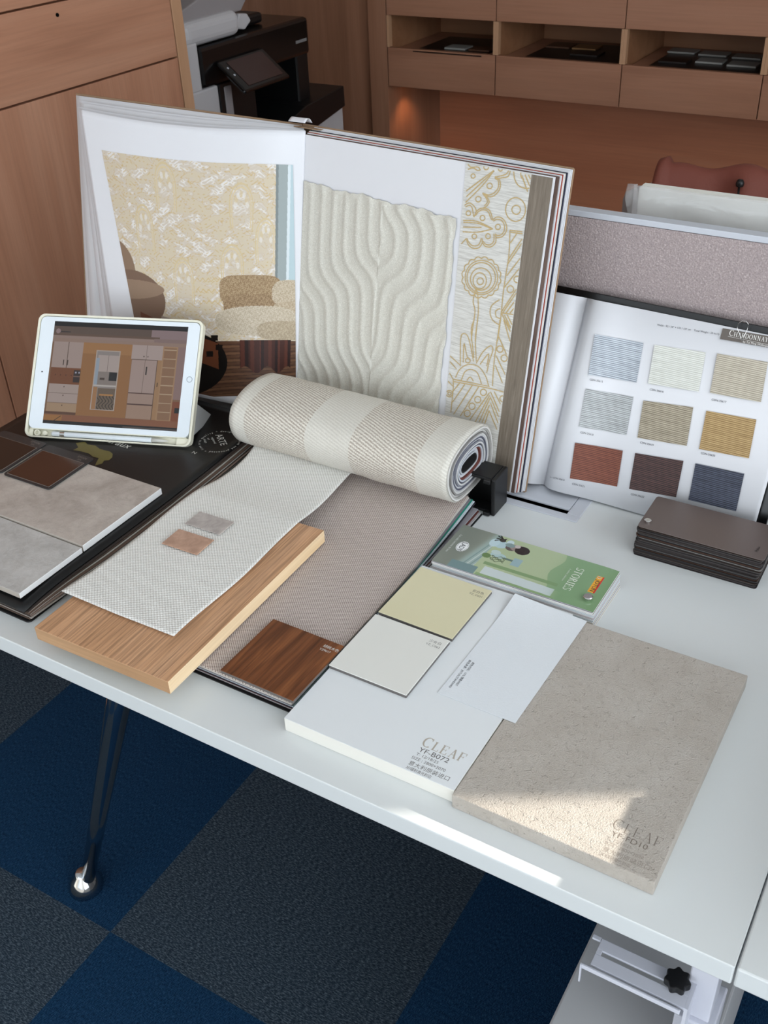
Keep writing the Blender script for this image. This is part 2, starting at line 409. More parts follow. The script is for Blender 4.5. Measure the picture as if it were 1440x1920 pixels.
# ---------------------------------------------------------------- wall shelf bays
bays = [-1.9225, -1.526, -1.110, -0.697, -0.281, 0.135]
where = ['leftmost, over the lit corner', 'second from the left, dark samples inside', 'third from the left, pale grey samples inside', 'fourth from the left, cut by the photo edge', 'fifth']
for i in range(4):
    x0, x1 = bays[i], bays[i + 1]
    t = thing('wall_cabinet', 'wooden wall cabinet with an open slot, ' + where[i], 'cabinet', (x0, 3.2, 0.765), 0, 'wall cabinets in a row on the back wall')
    W = x1 - x0
    c = MB(); th = 0.009
    c.box(0.0002, th, 0.019, 0.37, 0.0, 0.80).box(W - th, W - 0.0002, 0.019, 0.37, 0.0, 0.80)
    c.box(th, W - th, 0.36, 0.37, 0.0, 0.80).box(th, W - th, 0.019, 0.36, 0.0, 0.012).box(th, W - th, 0.019, 0.36, 0.222, 0.232).box(th, W - th, 0.019, 0.36, 0.79, 0.80)
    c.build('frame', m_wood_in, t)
    for ex in (0.0002, W - th): MB().box(ex, ex + th - .0002, 0.0, 0.018, 0.122, 0.2185).build('edge_strip', m_wood_edge, t)
    MB().box(0.0015, W - 0.0015, 0.0, 0.018, 0.0, 0.1205).box(0.012, W - 0.012, 0.019, 0.35, 0.014, 0.112).build('drawer', m_wood_x, t, bevel=0.001)
    MB().box(0.0015, W - 0.0015, 0.0, 0.018, 0.2195, 0.80).build('door', m_wood_x, t, bevel=0.001)
# alcove under the cabinets
t = thing('alcove_panelling', 'reddish wooden panelling in the alcove under the wall cabinets', 'wall panel', (-1.925, 3.57, 0))
MB().box(-0.0, 1.9, 0.0, 0.025, 0, 0.764).build('back_panel', m_wood_back, t)
t = thing('downlight', 'small warm downlight under the leftmost wall cabinet', 'light', (-1.865, 3.30, 0.765))
MB().lathe([(0.022, -0.004), (0.022, 0)], 20).build('rim', m_steel, t)
k = NT('warm_lamp'); k.b.inputs['Emission Color'].default_value = (1, 0.45, 0.18, 1); k.b.inputs['Emission Strength'].default_value = 6
MB().lathe([(0.016, -0.0048), (0.016, -0.0041)], 18).build('lens', k.m, t)
l = bpy.data.lights.new('downlight_lamp', 'SPOT'); l.energy = 1.2; l.color = (1, 0.50, 0.25); l.spot_size = math.radians(110); l.spot_blend = 0.8; l.shadow_soft_size = 0.015
lo = bpy.data.objects.new('downlight_lamp', l); COL.objects.link(lo); lo.location = (-1.865, 3.30, 0.755)
# sample chips in the open slots
def chip(name, x, y, w_, d, mat, label, grp, z=0.8855, h=0.005, rot=0.0, cat='sample'):
    return tag(MB().box(-w_ / 2, w_ / 2, -d / 2, d / 2, 0, h).build(name, mat, None, bevel=0.0006), label, cat, grp)
mk = lambda n, c, r=0.4: plain(n, c, r)
cd, cb, cg, ct = mk('chip_black', srgb(30, 24, 22), .35), mk('chip_brown', srgb(84, 56, 40)), mk('chip_grey', srgb(150, 150, 146)), mk('chip_tan', srgb(150, 112, 72))
trays = [(-1.70, 3.33, .25), (-1.29, 3.36, .30), (-0.88, 3.36, .32)]
tl = ['black sample tray in the leftmost open slot', 'black sample tray in the second open slot from the left', 'black sample tray under six pale samples']
for (x, y, wd), lb in zip(trays, tl):
    o = MB().box(-wd / 2, wd / 2, -0.13, 0.13, 0, 0.004).build('sample_tray', cd, None); o.location = (x, y, 0.8775); tag(o, lb, 'tray')
chips = [(-1.70, 3.285, .075, .06, cg, 'grey square sample beside a brown one in the leftmost slot', 0),
         (-1.612, 3.285, .075, .06, cb, 'brown square sample beside a grey one in the leftmost slot', 0),
         (-1.395, 3.42, .08, .07, cb, 'dull brown sample left of a tan one in the second slot', 1),
         (-1.305, 3.42, .08, .07, ct, 'tan sample at the back of the second slot', 1),
         (-1.27, 3.33, .09, .07, cd, 'black glossy sample at the front of the second slot', 1),
         (-1.005, 3.46, .085, .06, cg, 'pale grey sample in the third slot, back row left', 2),
         (-0.905, 3.45, .085, .06, cg, 'pale grey sample in the third slot, back row middle', 2),
         (-0.80, 3.44, .085, .06, cg, 'pale grey sample in the third slot, back row right', 2),
         (-0.985, 3.315, .085, .06, cd, 'black sample with white marks in the third slot, front left', 2),
         (-0.885, 3.345, .08, .06, cg, 'pale grey sample in the third slot, front row middle', 2),
         (-0.785, 3.33, .085, .06, cg, 'pale grey sample in the third slot, front row right', 2)]
for (x, y, wd, d, m, lb, g) in chips:
    o = chip('material_sample', x, y, wd, d, m, lb, ['samples in the leftmost slot', 'samples in the second slot', 'samples in the third slot'][g]); o.location = (x, y, 0.882)

# ---------------------------------------------------------------- copier (front faces +x)
m_cw = plain('copier_white', srgb(196, 194, 196), 0.45); m_cg = plain('copier_grey', srgb(150, 145, 146), 0.45)
m_scr = plain('copier_screen', srgb(58, 36, 34), 0.25)
t = thing('office_copier', 'white and black office copier with a tilted touch panel, standing behind the open book', 'copier', (-1.9, 2.5, 0))
b = MB(); b.box(-0.58, -0.001, -0.33, -0.279, 0.95, 1.07).box(-0.58, -0.20, -0.225, 0.33, 0, 0.86).box(-0.2, -0.02, -0.225, 0.33, 0, 0.60)
b.box(-0.60, -0.0, -0.33, -0.217, 0.0, 0.955)
b.build('body', m_cw, t, bevel=0.006)
MB().box(-0.57, 0.001, -0.278, 0.22, 0.955, 1.055).build('scanner_band', m_blackgloss, t, bevel=0.01)
MB().box(-0.57, 0.03, 0.13, 0.335, 0.60, 0.80).build('output_tray', m_cw, t, bevel=0.008)
q = MB(); q.prism([(y, z) for y, z in [(-0.215, 0.60), (-0.215, 0.9), (0.33, 0.9), (0.33, 0.60)]], 0, 0.02, M=frame((-0.22, 0, 0), (0, 1, 0), (0, 0, 1), (1, 0, 0)))
q.prism([(y, z) for y, z in [(0.0, 0.60), (0.0, 0.78), (0.04, 0.808), (0.12, 0.83), (0.33, 0.845), (0.332, 0.785), (0.05, 0.74), (0.03, 0.6)]], 0, 0.24, M=frame((-0.2, 0, 0), (0, 1, 0), (0, 0, 1), (1, 0, 0)))
q.box(-0.2, 0.0, -0.215, -0.06, 0.6, 0.955)
q.build('paper_bay', m_black, t, bevel=0.003)
MB().box(-0.2, -0.005, 0.155, 0.215, 0.78, 0.96).build('corner_post', m_black, t, bevel=0.005)
MB().box(-0.012, 0.003, -0.195, -0.165, 0.60, 0.945).build('grip_strip', m_cg, t, bevel=0.003)
MP = frame((0.006, -0.222, 1.014), (0.0, 1.0, 0.0), (-0.79, 0.0, 0.613), (0.613, 0.0, 0.79))
pan = MB().box(0, 0.205, -0.112, 0.0, -0.012, 0.0, M=MP).build('control_panel', m_blackgloss, t, bevel=0.006)
MB().box(0.030, 0.185, -0.098, -0.012, 0.0002, 0.0012, M=MP).build('touch_screen', m_scr, pan)
b = MB()
for i, yy in enumerate((-0.03, -0.055)): b.lathe([(0.003, 0), (0.003, 0.001)], 12, M=MP @ Matrix.Translation((0.017, yy, 0)))
b.build('button', m_lilac, pan)
adf = MB(); adf.box(-0.50, 0.0, -0.32, -0.09, 1.058, 1.12).build('document_feeder', m_cw, t, bevel=0.022, seg=4)
MB().prism([(-0.09, 1.07), (-0.07, 1.105), (-0.035, 1.10), (-0.02, 1.08), (-0.05, 1.062)], -0.30, -0.02, M=frame((0, 0, 0), (0, 1, 0), (0, 0, 1), (1, 0, 0))).build('feeder_latch', m_cw, t, bevel=0.004)
MB().prism([(-0.34, 1.115), (-0.34, 1.135), (0.045, 1.235), (0.05, 1.205), (-0.06, 1.11)], -0.48, -0.02, M=frame((0, 0, 0), (0, 1, 0), (0, 0, 1), (1, 0, 0))).build('feed_tray', m_cg, t, bevel=0.004)
MB().box(-0.5, -0.06, -0.08, 0.085, 1.057, 1.085).build('platen_cover', m_black, t, bevel=0.008)
MB().box(0.0, 0.0012, 0.15, 0.205, 0.992, 1.000).build('nameplate', plain('badge_grey', srgb(130, 130, 130), 0.4), t)

# ---------------------------------------------------------------- desks
DZ = 0.75
t = thing('office_desk', 'white office desk on chrome legs carrying the samples', 'desk', (-0.733, 0.9, 0))
X0, X1, Y0, Y1 = -0.5015, 0.6998, -0.335, 0.365
gx0, gx1, gy0, gy1 = -0.05, 0.339, 0.206, 0.322      # cable opening, local
vs = [(x, y, z) for z in (.725, .75) for (x, y) in ((X0, Y0), (X1, Y0), (X1, Y1), (X0, Y1), (gx0, gy0), (gx1, gy0), (gx1, gy1), (gx0, gy1))]
o8 = 8
fs = [(0, 1, 5, 4), (1, 2, 6, 5), (2, 3, 7, 6), (3, 0, 4, 7)]
F = [tuple(i + o8 for i in f_) for f_ in fs] + [f_[::-1] for f_ in fs]
F += [(0, 1, 9, 8), (1, 2, 10, 9), (2, 3, 11, 10), (3, 0, 8, 11), (4, 12, 13, 5), (5, 13, 14, 6), (6, 14, 15, 7), (7, 15, 12, 4)]
MB().add(vs, F).build('tabletop', m_desk, t, bevel=0.0018, seg=2)
# chrome legs with domed feet
def leg(foot, top, nm='leg'):
    m = MB(); A = Vector(foot); B = Vector(top); P = [A.lerp(B, s) for s in (0.03, 0.3, 0.65, 1.0)]
    m.tube(P, [0.0115, 0.0145, 0.018, 0.0205], 28)
    lg = m.build(nm, m_chrome, t, smooth=True)
    m = MB(); m.lathe([(0.030, 0.0), (0.0305, 0.004), (0.028, 0.014), (0.021, 0.026), (0.013, 0.036), (0.010, 0.042)], 32, M=Matrix.Translation(A))
    m.build('foot', m_chrome, lg, smooth=True)
leg((-0.357, -0.212, 0), (-0.115, -0.165, 0.722))
leg((-0.357, 0.24, 0), (-0.115, 0.20, 0.722))
MB().box(-0.16, -0.07, -0.19, 0.225, 0.70, 0.7245).build('leg_bracket', m_lilac, t, bevel=0.003)
MB().box(-0.47, 0.66, 0.0, 0.06, 0.69, 0.7245).build('crossbar', m_lilac, t, bevel=0.003)
MB().box(0.655, 0.683, -0.24, -0.20, 0.505, 0.7245).build('leg', m_whitemetal, t, bevel=0.002)
MB().box(0.649, 0.690, -0.246, -0.19, 0.0, 0.505).build('leg_sleeve', m_whitemetal, t, bevel=0.002)
# cable opening frame and flap
b = MB()
b.box(gx0 - .001, gx1 + .001, gy0 - .001, gy0 + .012, .7465, .7512).box(gx1 - .018, gx1 + .001, gy0 + .012, gy1, .735, .7512).box(gx0 - .001, gx0 + .018, gy0 + .012, gy1, .735, .7512).box(gx0 + .018, gx1 - .018, gy1 - .008, gy1 + .001, .735, .7512)
b.build('cable_port_frame', m_lilac, t, bevel=0.0012)
MB().box(gx0 + .0185, gx1 - .0185, gy0 + .0235, gy1 - .009, .7470, .7505).build('cable_flap', m_lilac, t, bevel=0.001)
MB().box(gx0, gx1, gy0, gy1, .690, .694).box(gx0, gx1, gy1 - .002, gy1, .694, .735).box(gx0, gx1, gy0, gy0 + .002, .694, .735).build('cable_tray', m_void, t)

t = thing('office_desk', 'neighbouring white desk butted against the right end, only its corner showing', 'desk', (0.5, 0.9, 0))
MB().box(-0.5315, 0.85, -0.335, 0.365, .725, .75).build('tabletop', m_desk, t, bevel=0.0018)
MB().box(0.76, 0.79, -0.25, -0.2, 0, .7245).build('leg', m_whitemetal, t, bevel=0.002)
MB().box(0.76, 0.79, 0.22, 0.27, 0, .7245).build('leg', m_whitemetal, t, bevel=0.002)
MB().box(-0.42, -0.39, 0.22, 0.27, 0, .7245).build('leg', m_whitemetal, t, bevel=0.002)
t = thing('office_desk', 'white desk beyond the fabric screen, under the wrapped board', 'desk', (-0.7, 1.7, 0))
MB().box(-0.48, 1.3, -0.37, 0.33, .725, .75).build('tabletop', m_desk, t, bevel=0.0018)
for sx in (-0.44, 1.22):
    for sy in (-0.30, 0.26): MB().box(sx, sx + .04, sy, sy + .04, 0, .7245).build('leg', m_whitemetal, t, bevel=0.002)

# ---------------------------------------------------------------- under-desk pedestal, slotted bracket
t = thing('under_desk_pedestal', 'grey metal pedestal standing under the right end of the desk', 'cabinet', (-0.13, 0.75, 0))
MB().box(-0.078, 0.090, -0.33, 0.32, 0.03, 0.42).build('body', m_greymetal, t, bevel=0.003)
s = MB(); s.box(-0.0315, -0.0145, 0.028, 0.042, 0.4202, 0.4215).build('socket_plate', m_lilac, t)
MB().box(-0.0265, -0.0195, 0.031, 0.0415, 0.4216, 0.4220).build('socket_hole', m_void, t)
for sx in (-0.06, 0.07):
    for sy in (-0.3, 0.29): MB().lathe([(0.014, 0), (0.014, 0.03)], 12, M=Matrix.Translation((sx, sy, 0))).build('caster', m_black, t)
t = thing('slotted_bracket', 'pale metal bracket with a long slot and a black star knob, below the desk edge', 'bracket', (-0.125, 0.645, 0.56))
z = 0.0
def slotplate():
    # plate outline with a slot, built as strips
    m = MB(); x0, x1, y0, y1 = -0.0455, 0.0525, -0.0165, 0.017
    sx0, sx1, sy0, sy1 = -0.040, 0.036, -0.0025, 0.0035
    m.box(x0, x1, sy1, y1, -.0015, .0015).box(x0, x1, y0, sy0, -.0015, .0015).box(x0, sx0, sy0, sy1, -.0015, .0015).box(sx1, x1, sy0, sy1, -.0015, .0015)
    return m
slotplate().build('plate', m_whitemetal, t, bevel=0.0004)
MB().box(-0.053, 0.050, -0.0225, -0.0195, -0.0035, 0.0025).box(-0.053, 0.050, -0.0195, -0.0168, -0.0035, -0.0015).build('folded_lip', m_whitemetal, t, bevel=0.0008)
MB().box(-0.0545, -0.0528, -0.0225, -0.0205, -0.028, 0.0025).build('tab', m_whitemetal, t)
MB().box(-0.055, -0.046, 0.0135, 0.0175, -0.0015, 0.0015).build('tab', m_whitemetal, t)
m = MB(); pts = []
for i in range(84):
    a = 2 * PI * i / 84; r = 0.0122 + 0.0013 * math.cos(7 * a); pts.append((r * math.cos(a), r * math.sin(a)))
m.prism(pts, 0.004, 0.014); m.lathe([(0.004, -0.004), (0.004, 0.004)], 12)
m.build('star_knob', m_black, t, smooth=False, bevel=0.0015).location = (0.0385, 0.004, 0)
MB().box(0.0525, 0.0560, -0.016, 0.017, -0.14, 0.0015).build('hanger_arm', m_whitemetal, t)

# ---------------------------------------------------------------- fabric screen behind the desk
def fabric_screen_mat():
    k = NT('screen_fabric'); mp = k.coords()
    v = k.new('ShaderNodeTexVoronoi'); v.inputs['Scale'].default_value = 420; k.link(mp, 'Vector', v, 'Vector')
    n = k.noise(mp, 520, 2, 0.7)
    r = k.ramp(n, 'Fac', [(0.36, srgb(150, 138, 138)), (0.60, srgb(170, 157, 156)), (0.78, srgb(208, 194, 192))])
    k.link(r, 'Color', k.b, 'Base Color'); k.b.inputs['Roughness'].default_value = 0.8; k.b.inputs['Specular IOR Level'].default_value = 0.3
    k.bump(v, 'Distance', 0.5, 0.001); return k.m
t = thing('desk_screen', 'mauve fabric desk screen with a white top rail, behind the wallpaper swatch book', 'desk screen', (-0.5, 1.305, 0.5))
MB().box(-0.70, 1.1, -0.012, 0.012, 0.0, 0.596).build('fabric_panel', fabric_screen_mat(), t)
MB().box(-0.70, 1.1, -0.0125, 0.006, 0.5965, 0.6045).build('top_rail', m_lilac, t, bevel=0.001)
MB().box(-0.705, -0.7002, -0.015, 0.015, 0.0, 0.6055).build('side_rail', m_lilac, t, bevel=0.001)

# ---------------------------------------------------------------- wrapped white board beyond the screen
t = thing('wrapped_board', 'white board in clear plastic sleeve standing behind the fabric screen', 'board', (-0.2, 1.385, 0.75))
MB().box(-0.238, 0.40, -0.012, 0.012, 0.0, 0.369).build('board', plain('warm_white_board', srgb(236, 236, 228), 0.5), t, bevel=0.001)
def film():
    k = NT('clear_plastic_film'); k.b.inputs['Alpha'].default_value = 0.30; k.b.inputs['Roughness'].default_value = 0.10
    k.b.inputs['Base Color'].default_value = (0.8, 0.8, 0.8, 1); k.b.inputs['Specular IOR Level'].default_value = 1.0
    mp = k.coords((1, 1, 1)); n = k.noise(mp, 14, 3, 0.6, 1.5); k.bump(n, 'Fac', 0.5, 0.01); return k.m
m_film = film()
MB().grid(lambda u, v: (-0.243 + 0.66 * u, -0.0165 - 0.002 * math.sin(u * 30 + v * 9), 0.37 * v + 0.003), 60, 16, 0, 0.0004).build('plastic_sleeve', m_film, t, smooth=True)
def sm(u, v):
    return (-0.2385 - 0.016 * u - 0.0015 * math.sin(v * 40), -0.010 + 0.004 * math.sin(v * 55 + u * 3), 0.002 + 0.372 * v - 0.004 * u)
MB().grid(sm, 6, 60, 0, 0.0006).build('sealed_edge', m_film, t, smooth=True)

# ---------------------------------------------------------------- chair with a jacket
m_mesh = plain('chair_grey_cloth', srgb(150, 142, 140), 0.95, bump=(500, 0.5, 0.002))
t = thing('office_chair', 'grey office chair behind the fabric screen, a rust jacket over its back', 'chair', (-0.36, 2.05, 0))
MB().grid(lambda u, v: (-0.335 + 0.64 * u, 0.05 * math.sin(PI * u) + 0.03, 0.52 + 0.40 * v * (1 - 0.14 * abs(2 * u - 1) ** 3.0)), 24, 16, 0, 0.05).build('backrest', m_mesh, t, smooth=True)
MB().box(-0.25, 0.23, -0.43, 0.03, 0.42, 0.50).build('seat', m_mesh, t, bevel=0.03, seg=4)
MB().lathe([(0.03, 0.08), (0.03, 0.42)], 16, M=Matrix.Translation((0, -0.2, 0))).build('post', m_black, t)
for i in range(5):
    a = 2 * PI * i / 5; MB().tube([(0, -0.2, 0.10), (0.28 * math.cos(a), -0.2 + 0.28 * math.sin(a), 0.06)], [0.02, 0.012], 10).lathe([(0.012, 0.0), (0.025, 0.02), (0.012, 0.05)], 12, M=Matrix.Translation((0.28 * math.cos(a), -0.2 + 0.28 * math.sin(a), 0))).build('base_arm', m_black, t)
def jk(u, v):
    a = v * 2 - 1
    x = -0.248 + 0.60 * u
    top = 0.957 + 0.006 * math.sin(u * 7) - 0.03 * max(0, u - .6) + 0.014 * (u < .03)
    fold = 0.010 * math.sin(u * 24 + 2.0 * v) + 0.006 * math.sin(u * 47 + 1.3)
    y = 0.02 + 0.05 * math.sin(PI * u) + (0.055 + fold) * math.sin(a * PI / 2) * 1.0
    zz = top - 0.30 * (abs(a) ** 2.2) + 0.006 * math.sin(u * 30)
    return (x, y, zz)
m_jacket = plain('rust_cloth', srgb(116, 58, 44), 0.7, bump=(60, 0.3, 0.004))
t = thing('jacket', 'rust brown jacket draped over the grey chair beyond the screen', 'jacket', (-0.36, 2.0, 0))
MB().grid(jk, 80, 40, 0, 0.004).build('shell', m_jacket, t, smooth=True)
m = MB(); m.lathe([(0.0, 0.0), (0.007, 0.002), (0.008, 0.008), (0.005, 0.014), (0.0, 0.015)], 14, M=Matrix.Translation((-0.091, 0.018, 0.936)))
m.tube([(-0.091, 0.016, 0.938), (-0.088, 0.004, 0.915), (-0.082, -0.008, 0.885)], 0.002, 8)
m.build('cord_toggle', m_black, t, smooth=True)


# ================================================================ things on the desk
m_paper = plain('white_paper', srgb(219, 220, 224), 0.6, spec=0.3)
m_papershade = plain('cream_paper', srgb(214, 210, 200), 0.7)
m_ink = plain('grey_ink', srgb(96, 92, 90), 0.6)
m_inkd = plain('dark_ink', srgb(50, 52, 60), 0.6)
m_inkw = plain('white_ink', srgb(214, 214, 210), 0.5)

# ---------------------------------------------------------------- sample boards in front
def white_board_mat():
    k = NT('white_laminate'); k.b.inputs['Base Color'].default_value = srgb(222, 226, 228); k.b.inputs['Roughness'].default_value = 0.42
    return k.m
t = thing('white_laminate_board', 'thick plain white laminate board with grey print at its front corner', 'sample board', (-0.417, 0.754, 0.75))
MB().box(-0.1010, 0.1005, -0.149, 0.151, 0, 0.0178).build('panel', plain('white_board_edge', srgb(222, 220, 212), 0.5), t, bevel=0.0008)
MB().box(-0.1007, 0.1002, -0.1487, 0.1507, 0.01781, 0.0183).build('laminate_face', white_board_mat(), t)
zt = 0.01835
m_brz = plain('warm_grey_print', srgb(172, 164, 152), 0.5)
serif_text('lettering', 'CLEAF', 0.0118, TM(0.0435, -0.1135, zt), m_brz, t, track=0.10, sizes=[1.18, 1, 1, 1, 1], weight=1.1).scale = (1, 1, 1)
text('lettering', 'YF-B072', 0.0088, TM(0.0450, -0.1215, zt), m_ink, t, sx=1.12)
text('lettering', 'T: 12/18/25', 0.0052, TM(0.0455, -0.1270, zt), m_ink, t, sx=1.05)
text('lettering', 'SIZE : 2800×2070', 0.0053, TM(0.0435, -0.1330, zt), m_ink, t, sx=1.0)
text('lettering', '意大利原装进口', 0.0066, TM(0.0445, -0.1412, zt), m_ink, t)
text('lettering', '3D镭射激光封边', 0.0046, TM(0.0450, -0.1468, zt), m_ink, t, sx=0.85)

def stone_mat():
    k = NT('beige_stone'); mp = k.coords()
    n = k.noise(mp, 22, 5, 0.65); n2 = k.noise(mp, 620, 4, 0.7); n3 = k.noise(mp, 170, 3, 0.6, 0.4)
    r = k.ramp(n, 'Fac', [(0.3, srgb(190, 181, 170)), (0.55, srgb(198, 190, 180)), (0.75, srgb(204, 197, 188))])
    r2 = k.ramp(n2, 'Fac', [(0.30, (0.70, .66, .62, 1)), (0.42, (1, 1, 1, 1)), (1.0, (1.0, 1.0, 1.0, 1))])
    mx = k.mix(r, 'Color', r2, 'Color', 0.7, 'MULTIPLY'); k.link(mx, 2, k.b, 'Base Color'); k.b.inputs['Roughness'].default_value = 0.62
    pit = k.ramp(n3, 'Fac', [(0.30, (0, 0, 0, 1)), (0.42, (1, 1, 1, 1))])
    b1 = k.bump(n2, 'Fac', 1.0, 0.0022); k.bump(pit, 'Color', 0.8, 0.0009, b1)
    return k.m
t = thing('stone_board', 'beige stone-textured board with engraved lettering and a sun patch at its front corner', 'sample board', (-0.2145, 0.749, 0.75), math.radians(-0.3))
MB().box(-0.1008, 0.1005, -0.150, 0.1495, 0, 0.018).build('panel', stone_mat(), t, bevel=0.0010)
m_eng = plain('groove_shade_paint', srgb(118, 108, 98), 0.8); m_eng2 = plain('faint_groove_shade_paint', srgb(150, 140, 130), 0.8)  # flat letters in darker colours, standing in for shade in the grooves
ze = 0.01805
serif_text('engraving', 'CLEAF', 0.0118, TM(0.0455, -0.1125, ze), m_eng, t, track=0.085, sizes=[1.12, 1, 1, 1, 1], weight=0.55)
text('engraving', 'YF-FD10', 0.0086, TM(0.0480, -0.1205, ze), m_eng, t, sx=1.12)
text('engraving', 'T: 12/18/25', 0.0050, TM(0.0470, -0.1262, ze), m_eng2, t)
text('engraving', 'SIZE : 2800×2070', 0.0051, TM(0.0465, -0.1320, ze), m_eng2, t)
text('engraving', '意大利原装进口', 0.0064, TM(0.0475, -0.1400, ze), m_eng2, t)
text('engraving', '3D镭射激光封边', 0.0045, TM(0.0480, -0.1455, ze), m_eng2, t, sx=0.85)

# ---------------------------------------------------------------- square paint-finish chips
m_core = plain('grey_core', srgb(98, 94, 92), 0.7)
def chiptile(name, label, loc, rot, face, l1, l2, ink, s1=0.0052):
    t = thing(name, label, 'sample chip', loc, rot)
    MB().box(-0.0492, 0.0492, -0.0495, 0.0495, 0, 0.0038).build('core', m_core, t)
    MB().box(-0.0494, 0.0494, -0.0497, 0.0497, 0.0038, 0.0048).build('face', face, t, bevel=0.0002)
    text('lettering', l1, s1, TM(0.0285, 0.0375, 0.00486), ink, t)
    text('lettering', l2, s1 * 0.86, TM(0.0275, 0.0315, 0.00486), ink, t)
    return t
chiptile('cream_sample_chip', 'glossy pale yellow square chip lying just behind the off-white one', (-0.4665, 0.8452, 0.7685), math.radians(-1.0), plain('cream_gloss', srgb(214, 208, 174), 0.18, spec=0.5), '玄白色', 'YZ_C021', m_ink)
chiptile('white_sample_chip', 'glossy off-white square chip lying just in front of the pale yellow one', (-0.4682, 0.7412, 0.7685), math.radians(-0.2), plain('offwhite_gloss', srgb(224, 224, 218), 0.18, spec=0.5), '少女白', 'YZ_C062', m_ink)
m_wal = wood('walnut_veneer', srgb(52, 28, 14), srgb(112, 66, 38), srgb(150, 94, 56), 'y', 3.2, 0.35, 0.3, 0.9, dist=1.5)
t = chiptile('walnut_sample_chip', 'dark walnut square chip with white print, lying on taupe cloth', (-0.5695, 0.6765, 0.7687), math.radians(-0.6), m_wal, '胡桃木色', 'YZ9017', m_inkw)

# ---------------------------------------------------------------- white textured card
def leather_card():
    k = NT('embossed_white_card'); mp = k.coords(); n = k.noise(mp, 480, 3, 0.6)
    k.b.inputs['Base Color'].default_value = srgb(220, 225, 229); k.b.inputs['Roughness'].default_value = 0.55; k.bump(n, 'Fac', 0.30, 0.0008); return k.m
t = thing('textured_card', 'white embossed paint card bridging the white board and the stone board', 'paint card', (-0.346, 0.81, 0.7686))
def cardfn(u, v):
    x = -0.0475 + 0.0915 * u + 0.0045 * v; y = -0.0955 + 0.186 * v - 0.001 * u
    lift = 0.004 * max(0.0, v - 0.62) ** 2 / 0.14 * (1 - u) * 1.4
    return (x, y, 0.0006 + lift)
MB().grid(cardfn, 20, 40, 0, 0.0004).build('card', leather_card(), t, smooth=False)
MR = lambda x, y, z: TM(x, y, z, -PI / 2)
text('lettering', '颜色代码：1376 薄雾/MIST', 0.0036, MR(-0.0362, -0.0350, 0.00075), m_inkd, t)
text('lettering', '颜色来源：JOTUN STANDARD', 0.0036, MR(-0.0410, -0.0335, 0.00075), m_inkd, t)

# ---------------------------------------------------------------- green colour booklet
t = thing('colour_booklet', 'green paint colour booklet with a room picture on its cover, riveted at one corner', 'booklet', (-0.4015, 0.9545, 0.75))
LIGHT = [(224, 224, 222), (206, 200, 188), (222, 222, 222), (214, 216, 218), (198, 190, 176), (222, 222, 220), (206, 216, 222), (224, 224, 224), (196, 188, 190), (218, 220, 222), (200, 210, 216), (222, 222, 220)]
z0 = 0.0; i = 0
while z0 < 0.0240:
    c = LIGHT[i % 12]; f_ = 1 - z0 / 0.024
    dx = 0.0030 * f_ + random.uniform(-.0006, .0006); an_ = math.radians(-0.5 * f_ + random.uniform(-.12, .12))
    for cc, h_ in ((c, .00150), ((112, 106, 104) if i % 3 else (96, 74, 90), .00035)):  # each leaf, then a thin dark sheet painted in for the shaded gap
        h_ = min(h_, .0243 - z0)
        if h_ <= 0: break
        o = MB().box(-0.1065 + dx, 0.1065 + dx - (.0006 if h_ < .001 else 0), -0.0440 + (.0004 if h_ < .001 else 0), 0.044, z0, z0 + h_ - .00002).build('leaf_and_gap', plain('leaf_and_gap_shade', srgb(*cc), 0.5), t); o.rotation_euler = (0, 0, an_)
        z0 += h_
    i += 1
